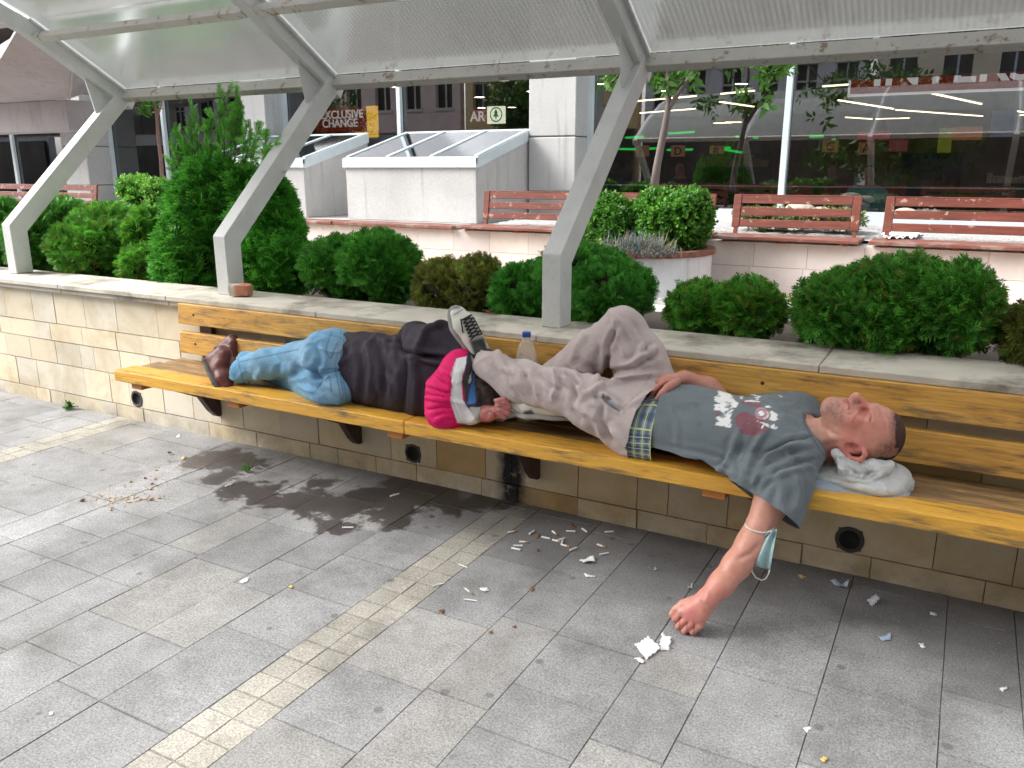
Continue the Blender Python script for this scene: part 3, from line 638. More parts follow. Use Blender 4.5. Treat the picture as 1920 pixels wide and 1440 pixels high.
# shelving rows, displays and coloured posters deep in the shop
rs = np.random.default_rng(12)
goods = [mat('goods_%d' % i, c, .6, .35, 9, bump=0) for i, c in enumerate([(.22,.04,.03),(.25,.20,.05),(.06,.12,.05),(.05,.07,.16),(.30,.26,.22),(.12,.07,.04)])]
for i in range(15):
    x = -11+i*1.45+rs.uniform(-.2, .2); y = rs.uniform(14.5, 17.5) if i % 2 else rs.uniform(21, 27); wd = rs.uniform(.9, 1.4); hh = rs.uniform(1.3, 1.9)
    FS = SF; t = empty('shop_shelf', (x, y, SF), 'tall dark shop shelf full of mixed goods seen dimly through the window', 'shelf', 'shelves inside the shop')
    mb = MB(); mb.box(x-wd/2, x+wd/2, y+.3, y+.34, FS, FS+hh)
    for k in range(5): mb.box(x-wd/2, x+wd/2, y, y+.298, FS+.1+k*hh/5, FS+.13+k*hh/5)
    mb.build('rack', hous, t)
    for q in range(3):
        mb = MB()
        for k in range(q, 5, 3):
            xx = x-wd/2+.03
            while xx < x+wd/2-.1: w1 = rs.uniform(.06, .16); mb.box(xx, xx+w1-.012, y+.05, y+.26, FS+.132+k*hh/5, FS+.132+k*hh/5+rs.uniform(.12, .24)); xx += w1
        mb.build('goods', goods[(i+q*2) % 6], t)
for x, yy, x2, y2, c, nm in ((1608,246,1668,262,(.30,.03,.05),'pink red'), (1668,262,1700,284,(.22,.05,.07),'dull red'), (1762,240,1780,300,(.22,.24,.03),'yellow green'), (1785,238,1840,262,(.38,.13,.05),'orange'), (1862,208,1900,258,(.03,.04,.12),'dark blue')):
    a = ony(x, yy, 17.2); b = ony(x2, y2, 17.2); mb = MB(); mb.box(a[0], b[0], 17.2, 17.24, b[2], a[2])
    tag(mb.build('shop_poster', emit('poster_'+nm.replace(' ', '_'), c, .22)), nm+' lit poster panel deep inside the shop', 'poster', 'posters inside the shop')

# ================================================================ houses across the street behind the camera (seen mirrored in the glass)
M['dark_slab'] = mat('dark_slab_brown', (.05,.042,.04), .3, .6, .8, bump=0)
def facade(x0, x1, y, h, mw, mt, label, rows, cols, arch=False, roof=None, mframe=None):
    root = empty('town_house', ((x0+x1)/2, y, 0), label, 'building', 'houses across the street')
    mb = MB(); wd = (x1-x0)/cols; rh = h/rows
    def pane(i, j): return (x0+(i+.5)*wd-.26*wd, x0+(i+.5)*wd+.26*wd, j*rh+.28*rh, j*rh+.84*rh)
    zs = 0
    for j in range(rows):
        a = pane(0, j); mb.box(x0, x1, y-.4, y, j*rh, a[2]); mb.box(x0, x1, y-.4, y, a[3], (j+1)*rh)
        for i in range(cols+1):
            l = x0 if i == 0 else pane(i-1, j)[1]; r_ = x1 if i == cols else pane(i, j)[0]; mb.box(l, r_, y-.4, y, a[2], a[3])
    for j in range(1, rows+1): mb.box(x0, x1, y+.001, y+.12, j*rh-.12, j*rh)
    mb.build('wall', mw, root)
    mb = MB(); mb.box(x0+.05, x1-.05, y+.13, y+.30, 0, min(3.3, h*.5)); mb.build('dark_slab', M['dark_slab'], root)  # slab added before the ground floor to darken the mirror image
    for j in range(rows):
        for i in range(cols):
            a = pane(i, j); mb = MB(); mb.box(a[0]-.1, a[1]+.1, y+.002, y+.07, a[2]-.14, a[2]); mb.box(a[0]-.1, a[1]+.1, y+.002, y+.07, a[3], a[3]+.12)
            if arch: mb.lathe((0, 0, 0), [], 1) if False else None
            w_ = mb.build('window', mframe or mt, root)
            mb = MB(); mb.box(a[0], a[1], y-.3, y-.26, a[2], a[3]); mb.build('pane', M['dark'], w_)
            mb = MB(); mb.box((a[0]+a[1])/2-.04, (a[0]+a[1])/2+.04, y-.258, y-.2, a[2], a[3]); mb.box(a[0], a[1], y-.257, y-.201, a[2]+.62*(a[3]-a[2]), a[2]+.62*(a[3]-a[2])+.07); mb.build('frame', mframe or mt, w_)
    mb = MB(); mb.prism([(x0-.2, y+.3, h), (x0-.2, y-6, h+3.2), (x0-.2, y-12, h)], (x1-x0+.4, 0, 0)); mb.build('roof', roof or M['red'], root)
plas = lambda n, c: mat(n, c, .9, .12, 1.0, bump=0)
facade(-33, -22, -14, 7, plas('pink_plaster', (.58,.46,.44)), plas('pale_trim', (.5,.45,.42)), 'low pink house across the street, mirrored in the far left windows', 2, 6)
facade(-50, -33.3, -14, 6, plas('brown_plaster', (.50,.49,.50)), plas('pale_trim2', (.4,.36,.33)), 'low grey house across the street, mirrored in the far left windows', 2, 7)
facade(-70, -50.3, -12, 7.5, plas('white_plaster', (.62,.62,.64)), plas('pale_trim3', (.5,.48,.46)), 'pale low house with a brown roof across the street, mirrored at the left edge', 2, 7)
facade(-110, -70.3, -12, 9, plas('rose_plaster', (.42,.28,.26)), plas('pale_trim4', (.45,.42,.40)), 'long rose house far along the street, mirrored at the left edge', 2, 12)
facade(-21.7, -13, -14, 13.5, plas('ochre_plaster', (.56,.42,.24)), plas('grey_trim', (.4,.38,.33)), 'ochre town house across the street, mirrored in the window behind the conifer', 4, 5)
facade(-12.7, -4, -14, 15, plas('grey_plaster', (.50,.51,.55)), plas('white_trim', (.52,.52,.52)), 'ornate grey town house across the street, mirrored above the skylight box', 5, 6)
facade(-3.7, 7, -14, 14, plas('sand_plaster', (.58,.52,.42)), plas('blue_trim', (.40,.46,.52)), 'sand coloured house across the street, mirrored in the right shop window', 4, 6)
facade(7.3, 20, -14, 14, plas('brown_grey_plaster', (.42,.37,.33)), plas('grey_trim2', (.4,.4,.4)), 'grey brown house across the street, mirrored at the right edge of the shop window', 4, 6)
# ================================================================ plants
def m_leaf(name, rough=.5, trans=.3):
    t = NT(name); c = t.mix(1, t.attr(), t.ramp(t.noise(t.pos(), 7, 4), [(.3, (.75,.75,.75)), (.7, (1.2,1.2,1.15))]), 'MULTIPLY')
    t.set(Base_Color=c, Roughness=rough); t.p.inputs['Specular IOR Level'].default_value = .35
    tl = t.new('ShaderNodeBsdfTranslucent', Color=c); mx = t.new('ShaderNodeMixShader', Fac=trans)
    t.put(mx.inputs[1], t.p.outputs[0]); t.put(mx.inputs[2], tl.outputs[0]); t.put(t.out.inputs[0], mx.outputs[0]); return t.m
M['leaf'] = m_leaf('foliage'); M['dark_core'] = mat('dark_brown_core', (.040,.026,.014), .95, .4, 25, bump=.6, bscale=60, bdist=.02)
M['bark'] = mat('bark', (.15,.12,.11), .85, .3, 6, stretch=(1, 1, .4), bump=.6, bscale=30, bdist=.01)
def T_thuja():
    v = []; f = []; w = []      # local: y forward, x side, z normal
    def leaf(p, d, l, wd, dz):
        p = np.array(p); d = np.array(d)/np.linalg.norm(d); s = np.array((-d[1], d[0], 0)); n = len(v)
        v.extend([p-s*wd*.35, p+d*l*.55-s*wd+(0, 0, dz*.5), p+d*l+(0, 0, dz), p+d*l*.55+s*wd+(0, 0, dz*.5), p+s*wd*.35]); w.extend([0, .5, 1, .5, 0]); f.append((n, n+1, n+2, n+3, n+4))
    leaf((0, 0, 0), (0, 1, 0), 1.0, .055, .0)
    for y, l, a in ((.15, .42, .75), (.34, .46, .68), (.54, .38, .6), (.72, .26, .5)):
        for s in (-1, 1): leaf((0, y+.03*s, 0), (s*math.sin(a+.15), math.cos(a+.15), 0), l, .05, -.05+.10*(s > 0))
    return np.array(v), np.array(f), np.array(w)
def T_box():
    v = []; f = []; w = []; rr = random.Random(1)
    for k in range(8):
        y = .1+.11*k; a = 2.4*k; d = np.array((math.cos(a)*.75, .65, math.sin(a)*.75)); s = np.cross(d, (0, 1, .1)); s /= np.linalg.norm(s); p = np.array((0, y, 0)); l = .36; n = len(v)
        v.extend([p, p+d*l*.5-s*.13, p+d*l, p+d*l*.5+s*.13, p+d*l*.2+s*.05]); w.extend([0, .4, 1, .4, .1]); f.append((n, n+1, n+2, n+3, n+4))
    return np.array(v), np.array(f), np.array(w)
def T_leafspray():
    v = []; f = []; w = []
    for k in range(6):
        a = 2.4*k; y = .12*k; d = np.array((math.cos(a)*.8, .45, math.sin(a)*.8-.35)); s = np.cross(d, (.1, .2, 1)); s /= np.linalg.norm(s); p = np.array((0, y, 0)); l = .85; n = len(v)
        v.extend([p, p+d*l*.42-s*.15, p+d*l-(0, .1, 0), p+d*l*.42+s*.15, p+d*l*.1]); w.extend([.3, .6, 1, .6, .3]); f.append((n, n+1, n+2, n+3, n+4))
    return np.array(v), np.array(f), np.array(w)
TT, TB, TL = T_thuja(), T_box(), T_leafspray()
def scatter(T, P, D, size, c0, c1, tip=None, tipfrac=0, seed=0, roll=None, bright=3.0):
    """instances of a template at points P pointing along D -> V, F, C"""
    r = np.random.default_rng(seed); n = len(P); D = D/np.linalg.norm(D, axis=1, keepdims=True)
    q = r.normal(size=(n, 3)); 
    if roll is not None: q = q*.45+roll
    X = np.cross(D, q); X /= np.linalg.norm(X, axis=1, keepdims=True); Z = np.cross(X, D)
    tv, tf, tw = T; s = 1.2*size*r.uniform(.6, 1.35, n)
    V = P[:, None, :]+s[:, None, None]*(tv[None, :, 0, None]*X[:, None, :]+tv[None, :, 1, None]*D[:, None, :]+tv[None, :, 2, None]*Z[:, None, :])
    F = tf[None]+(np.arange(n)*len(tv))[:, None, None]
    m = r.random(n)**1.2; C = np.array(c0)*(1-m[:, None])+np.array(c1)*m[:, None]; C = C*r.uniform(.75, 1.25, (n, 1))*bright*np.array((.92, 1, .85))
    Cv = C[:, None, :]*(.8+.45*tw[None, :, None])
    if tip is not None:
        sel = r.random(n) < tipfrac*1.8; Cv[sel] = Cv[sel]*(1-.8*tw[None, :, None])+np.array(tip)*(.8*tw[None, :, None])
    return V.reshape(-1, 3), F.reshape(-1, tf.shape[1]), Cv.reshape(-1, 3)
def lump_points(blobs, n, seed, lump=.16):
    """points over the surface of a union of ellipsoids with lumpy relief; blobs: (centre, radii)"""
    r = np.random.default_rng(seed); out = []; nor = []
    A = np.array([b[1][0]*b[1][1]+b[1][0]*b[1][2]+b[1][1]*b[1][2] for b in blobs]); A = A/A.sum()
    for (c, rad), a in zip(blobs, A):
        k = int(n*a*1.7); d = r.normal(size=(k, 3)); d /= np.linalg.norm(d, axis=1, keepdims=True); rad = np.array(rad); c = np.array(c)
        rr = 1+lump*sinnoise(d*rad/rad.mean(), 4.5, 8, seed+1)*.6-.22*r.random(k)**2
        p = c+d*rad*rr[:, None]; nn = d/rad; nn /= np.linalg.norm(nn, axis=1, keepdims=True); ok = np.ones(k, bool)
        for c2, r2 in blobs:
            if c2 is not c: ok &= (((p-np.array(c2))/np.array(r2))**2).sum(1) > .78
        out.append(p[ok]); nor.append(nn[ok])
    P = np.concatenate(out); N = np.concatenate(nor); i = r.permutation(len(P))[:n]; return P[i], N[i]
def core_mesh(blobs, sc, mt, parent, name='solid_core', zmin=None, seed=1):  # solid brown core added to block the view, darkening the crown's inside
    V = []; F = []
    for c, rad in blobs:
        bm = bmesh.new(); bmesh.ops.create_icosphere(bm, subdivisions=3, radius=1); v = np.array([x.co[:] for x in bm.verts]); f = [tuple(q.index for q in p.verts) for p in bm.faces]; bm.free()
        v = v*(1+.12*sinnoise(v, 6, 6, seed))[:, None]
        v = np.array(c)+v*np.array(rad)*sc; n = sum(len(x) for x in V)
        if zmin is not None: v[:, 2] = np.maximum(v[:, 2], zmin)
        V.append(v); F += [tuple(i+n for i in q) for q in f]
    return mkmesh(name, np.concatenate(V), F, mt, parent)
def pxs(x, y, Y): p = ony(x, y, Y); return p, ((p-CAM)@FW)/F_PX
def pxblob(x0, y0, x1, y1, Y, dy=None):
    c, s = pxs((x0+x1)/2, (y0+y1)/2, Y); rx = (x1-x0)/2*s*.92; return (c, (rx, (dy or rx)*.92, (y1-y0)/2*s/math.cos(PITCH)*.93))
G0, G1 = (.022,.075,.014), (.060,.165,.022)
def shrub(label, blobs, n, size, c0=G0, c1=G1, T=TT, tip=None, tf=0, seed=1, cat='shrub', group='rounded thuja shrubs behind the stone coping', out=.75, upw=.5, rnd=.45, core=.80, zmin=.79, name='thuja_shrub', base=.80, bright=3.0):
    P, N = lump_points(blobs, n, seed); k = P[:, 2] > zmin+.01; P, N = P[k], N[k]; r = np.random.default_rng(seed)
    D = N*out+np.array((0, 0, upw))+r.normal(size=P.shape)*rnd
    c = blobs[0][0]; root = empty(name, (c[0], c[1], base), label, cat, group)
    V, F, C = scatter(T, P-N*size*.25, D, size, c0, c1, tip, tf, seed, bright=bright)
    mkmesh('foliage', V, F, M['leaf'], root, col=C)
    core_mesh(blobs, core, M['dark_core'], root, zmin=zmin, seed=seed); return root
YL = (.33,.27,.05); BR = (.10,.055,.018)
shrub('tall dark green thuja hedge shrub at the left edge of the picture', [pxblob(-70,378,75,520,4.2,.3)], 2600, .075, (.018,.062,.012), (.045,.125,.018), seed=2)
shrub('broad dark green thuja directly behind the left canopy post', [pxblob(50,372,175,500,4.35,.32), pxblob(20,400,120,512,4.1,.25)], 3800, .075, (.018,.062,.012), (.045,.125,.018), seed=3)
shrub('rounded thuja with yellow tips, between the two left canopy posts', [pxblob(90,412,265,520,4.02,.33), pxblob(120,388,290,470,4.3,.3), pxblob(240,395,320,500,4.2,.2), pxblob(235,465,315,525,3.95,.2)], 6500, .065, (.024,.080,.012), (.065,.165,.022), tip=YL, tf=.08, seed=4, core=.90)
shrub('small round leafy shrub in the back, beside the tall conifer', [pxblob(222,338,305,412,5.6,.2), pxblob(275,345,330,400,5.5,.15)], 1800, .06, (.03,.09,.014), (.085,.19,.026), T=TB, tip=(.3,.33,.06), tf=.12, seed=5, name='box_shrub', group='leafy round shrubs')
tallb = [pxblob(303,420,432,550,3.98,.25), pxblob(318,340,455,460,4.05,.24), pxblob(348,312,450,385,4.1,.15), pxblob(420,328,505,415,4.15,.14)]
tall = shrub('tall feathery bright green conifer rising behind the second canopy post', tallb, 7600, .10, (.022,.085,.012), (.048,.150,.022), seed=6, cat='conifer', group=None, upw=.75, core=.72, name='tall_conifer')
# long feathery leaders above the crown
r = np.random.default_rng(9); Pl = []; Dl = []; mb = MB()
for (x0, y0, x1, y1) in ((405,300,430,160),(440,300,443,172),(362,310,355,225),(375,290,360,196),(470,300,488,235),(485,330,520,265),(345,330,322,270),(430,250,414,165),(448,260,452,200),(500,310,498,250),(335,390,312,345),(390,260,397,215),(350,300,330,245),(395,330,385,240),(415,330,420,235),(450,340,462,240),(470,340,478,262),(490,350,512,285),(430,310,434,215),(360,330,345,262),(380,330,366,250),(405,300,411,200),(455,320,470,225),(440,280,447,192),(340,360,318,300),(505,370,528,318)):
    a = ony(x0, y0, 4.12); b = ony(x1, y1, 4.05); a = np.array(a); b = np.array(b); mb.tube([a, (a+b)/2+r.normal(size=3)*.01, b], [.006, .004, .0015], 5)
    for k in range(34):
        t_ = (k+.5)/34; Pl.append(a+(b-a)*t_); dd = r.normal(size=3); Dl.append((b-a)/np.linalg.norm(b-a)*.75+dd*.5*(1-.4*t_))
V, F, C = scatter(TT, np.array(Pl), np.array(Dl), .052, (.03,.10,.014), (.065,.19,.028), seed=8); mkmesh('leader_foliage', V, F, M['leaf'], tall, col=C); mb.build('leader_stems', M['bark'], tall)
shrub('pointed bright green thuja immediately right of the second canopy post', [pxblob(425,440,590,556,3.98,.24), pxblob(440,375,560,500,4.05,.22), pxblob(470,345,545,420,4.1,.13)], 5200, .085, (.022,.085,.012), (.055,.19,.024), seed=10, upw=.6)
shrub('rounded dense green thuja behind the coping above the blue jeans', [pxblob(572,452,715,562,4.0,.27), pxblob(640,440,785,570,3.98,.27)], 5600, .06, (.018,.075,.012), (.050,.155,.020), seed=11)
shrub('small browning thuja between the two dense green ones', [pxblob(783,492,880,585,3.94,.18), pxblob(845,487,945,590,3.94,.18)], 2800, .05, (.085,.075,.022), (.12,.165,.035), tip=BR, tf=.35, seed=12, core=.86)
shrub('wide rounded fine leaved thuja behind the right canopy post', [pxblob(925,500,1060,606,3.96,.24), pxblob(1000,462,1180,590,4.05,.28), pxblob(1080,490,1215,606,3.98,.26)], 8200, .05, (.020,.080,.014), (.050,.160,.026), seed=13)
shrub('small two lobed thuja with yellow tips above the raised knee, right of the planter', [pxblob(1258,538,1365,625,3.92,.16), pxblob(1340,533,1458,632,3.90,.17)], 3600, .055, (.026,.085,.014), (.060,.165,.024), tip=YL, tf=.12, seed=14)
shrub('largest rounded thuja with brown patches and yellow tips, at the right behind the coping', [pxblob(1495,520,1650,650,3.88,.25), pxblob(1580,490,1790,640,3.98,.28), pxblob(1700,505,1862,660,3.9,.25), pxblob(1560,560,1720,668,3.80,.16)], 9500, .058, (.022,.078,.013), (.055,.155,.024), tip=(.30,.20,.06), tf=.09, seed=15)
shrub('sparse browning thuja cut by the right edge of the picture', [pxblob(1885,585,1990,680,3.85,.2)], 1300, .055, (.07,.075,.02), (.10,.14,.03), tip=BR, tf=.5, seed=16, core=.6)
shrub('clipped glossy box shrub at the left in the round planter', [pxblob(1082,385,1205,500,6.85,.3), pxblob(1085,378,1190,450,6.95,.25)], 3600, .075, (.025,.080,.012), (.075,.19,.022), T=TB, seed=17, bright=1.7, name='box_shrub', group='leafy round shrubs', zmin=.92, base=.95, core=.88)
shrub('larger clipped cube like box shrub at the right in the round planter', [pxblob(1200,372,1320,478,6.95,.3), pxblob(1195,368,1275,440,7.0,.25), pxblob(1262,366,1326,450,6.9,.22)], 4600, .075, (.028,.090,.012), (.085,.21,.024), T=TB, seed=18, bright=1.7, name='box_shrub', group='leafy round shrubs', zmin=.92, base=.95, core=.88)
# blue fescue tuft on the planter rim
c = ony(1192, 478, 6.45); r = np.random.default_rng(21); V = []; F = []; C = []
for k in range(1300):
    p = c+np.array((r.normal()*.12, r.normal()*.06, 0)); a = r.uniform(0, 6.28); l = r.uniform(.14, .27); sp = r.uniform(.3, 1.9); d = np.array((math.cos(a)*sp+.25, math.sin(a)*sp, 1)); d /= np.linalg.norm(d)
    s = np.cross(d, (0, 0, 1)); s = s/np.linalg.norm(s)*.0028; q1 = p+d*l*.55; q2 = p+d*l+np.array((0, 0, -.05*sp)); n = len(V); V += [p-s, p+s, q1+s, q1-s, q2]; F += [(n, n+1, n+2, n+3), (n+3, n+2, n+4)]
    cc = np.array((.20,.27,.28))*r.uniform(.6, 1.4) if r.random() < .62 else np.array((.34,.26,.16))*r.uniform(.6, 1.3); C += [cc]*5
tag(mkmesh('fescue_tuft', V, F, M['leaf'], col=np.array(C)), 'tuft of blue grey grass with dry straw blades on the planter rim', 'grass tuft')
# slender trees standing in the raised bed and along the street
def tree(label, stems, leafp, seed, lsize=.16, cl0=(.035,.10,.015), cl1=(.10,.23,.035), name='street_tree', base=None, group='slender street trees', nleaf=7, barkm=None):
    a = stems[0][0][0]; root = empty(name, (a[0], a[1], a[2]), label, 'tree', group); r = np.random.default_rng(seed); mb = MB()
    for pts, rad in stems: mb.tube(pts, rad, 9)
    mb.build('trunk', barkm or M['bark'], root, smooth=True); P = []; D = []
    for p, s in leafp:
        for k in range(nleaf): P.append(np.array(p)+r.normal(size=3)*s); D.append(r.normal(size=3)+np.array((0, 0, -.25)))
    V, F, C = scatter(TL, np.array(P), np.array(D), lsize, cl0, cl1, seed=seed, bright=1.1); mkmesh('crown', V, F, M['leaf'], root, col=C); return root
y = 8.75; q = lambda x, yy, dy=0: tuple(ony(x, yy, y+dy))
r = np.random.default_rng(31); top = [np.array(q(1245, 40))+r.normal(size=3)*(.75, .6, .45)+(0, 0, 1.15) for _ in range(30)]
lf = [(q(1238,140), .07), (q(1258,135,.1), .08), (q(1275,150), .06), (q(1245,165), .05), (q(1300,140), .05), (q(1405,128,-.3), .09), (q(1430,125,-.3), .10), (q(1450,128,-.3), .08), (q(1425,140,-.3), .07), (q(1150,148), .06), (q(1165,150), .05)]
tree('slender grey barked young tree with bright leaves, in front of the right shop window', [([q(1224,372), q(1232,310), q(1246,240), q(1254,195), q(1252,150), q(1258,80), q(1250,-60)], [.05,.042,.036,.032,.026,.02,.01]), ([q(1254,205), q(1275,170), q(1296,140), q(1330,60), q(1350,-40)], [.026,.023,.02,.016,.01]), ([q(1330,60), q(1390,40,-.1), q(1430,90,-.25), q(1440,118,-.3)], [.012,.01,.007,.004]), ([q(1254,150), q(1225,90), q(1170,60), q(1155,130)], [.014,.012,.008,.004])], lf+[(p, .16) for p in top], 31, lsize=.12)
y = 9.3
tree('thin reddish young tree trunk with a few leaves, left of the tall conifer', [([q(306,372), q(302,300), q(296,250), q(294,215), q(288,180), q(280,120)], [.034,.03,.028,.026,.02,.012]), ([q(294,222), q(303,195), q(302,160)], [.018,.016,.012])], [(q(275,195), .06), (q(272,205), .04), (q(283,190), .05)]+[(np.array(q(285,90))+r.normal(size=3)*(.5, .5, .35)+(0, 0, .6), .16) for _ in range(26)], 32, lsize=.12, barkm=mat('red_bark', (.22,.13,.11), .8, .3, 6))
def bigtree(x, y, h, seed, label):
    r = np.random.default_rng(seed); P = [((x+r.normal()*.9, y+r.normal()*.9, h*.68+r.normal()*h*.13), .32) for _ in range(60)]
    tree(label, [([(x, y, 0), (x+.05, y, h*.3), (x-.05, y+.05, h*.55), (x, y, h*.9)], [.12,.10,.07,.02])], P, seed, lsize=.24, nleaf=22, cl0=(.025,.06,.012), cl1=(.06,.12,.02))
bigtree(-2.0, -3.2, 4.2, 41, 'small bushy street tree behind the viewer, mirrored in the right shop window')
bigtree(-15, -8, 5.4, 42, 'bushy street tree behind the viewer, mirrored beside the exchange sign')
bigtree(-26, -8, 5.2, 43, 'bushy street tree behind the viewer, mirrored in the far left window')
# weeds in the joints
def weed(x, y, s, seed, label):
    c = onz(x, y); r = np.random.default_rng(seed); n = 26; P = np.array([c+(r.normal()*s*.25, r.normal()*s*.25, .004+abs(r.normal())*s*.35) for _ in range(n)]); D = r.normal(size=(n, 3))*.6+np.array((0, 0, .8)); D[:, 2] = abs(D[:, 2])
    V, F, C = scatter(TB, P, D, s, (.05,.14,.02), (.10,.26,.04), seed=seed, bright=1.1); tag(mkmesh('weed', V, F, M['leaf'], col=C), label, 'weed', 'weeds in the paving joints')
weed(130, 768, .034, 1, 'bushy green weed at the foot of the cream wall, far left'); weed(463, 886, .024, 2, 'small green weed growing at the edge of the wet paving'); weed(318, 852, .010, 3, 'tiny pale weed between paving slabs, left of the wet patch')
# rocks and low plants behind the red bench
for i, (x, y, s) in enumerate(((1496,394,.15),(1512,412,.15),(1700,398,.10),(1540,396,.10))):
    c = ony(x, y, 8.5); bm = bmesh.new(); bmesh.ops.create_icosphere(bm, subdivisions=3, radius=1); v = np.array([q_.co[:] for q_ in bm.verts]); f = [tuple(w.index for w in p.verts) for p in bm.faces]; bm.free()
    v = v*(1+.16*sinnoise(v, 2.4, 6, i))[:, None]*np.array((s*1.1, s*.7, s*.5)); tag(mkmesh('rock', v+c-(0, 0, s*.1), f, M['rock'], smooth=False), ['pale flat rock seen through the gaps of the fully visible red bench', 'lower pale rock behind the fully visible red bench', 'small pale rock behind the paper covered red bench', 'second pale rock beside the flat one behind the red bench'][i], 'rock', 'rocks on the gravel')
for i, (x, y) in enumerate(((1440,410),(1560,412))):
    c = ony(x, y, 8.2); shrub(['low dark creeping plant left of the rocks behind the red bench', 'low dark creeping plant right of the rocks behind the red bench'][i], [(c, (.3, .2, .07))], 500, .05, (.06,.07,.03), (.10,.11,.05), T=TB, seed=50+i, cat='plant', name='creeping_plant', group='creeping plants behind the red bench', zmin=LZ-.02, base=LZ-.02)
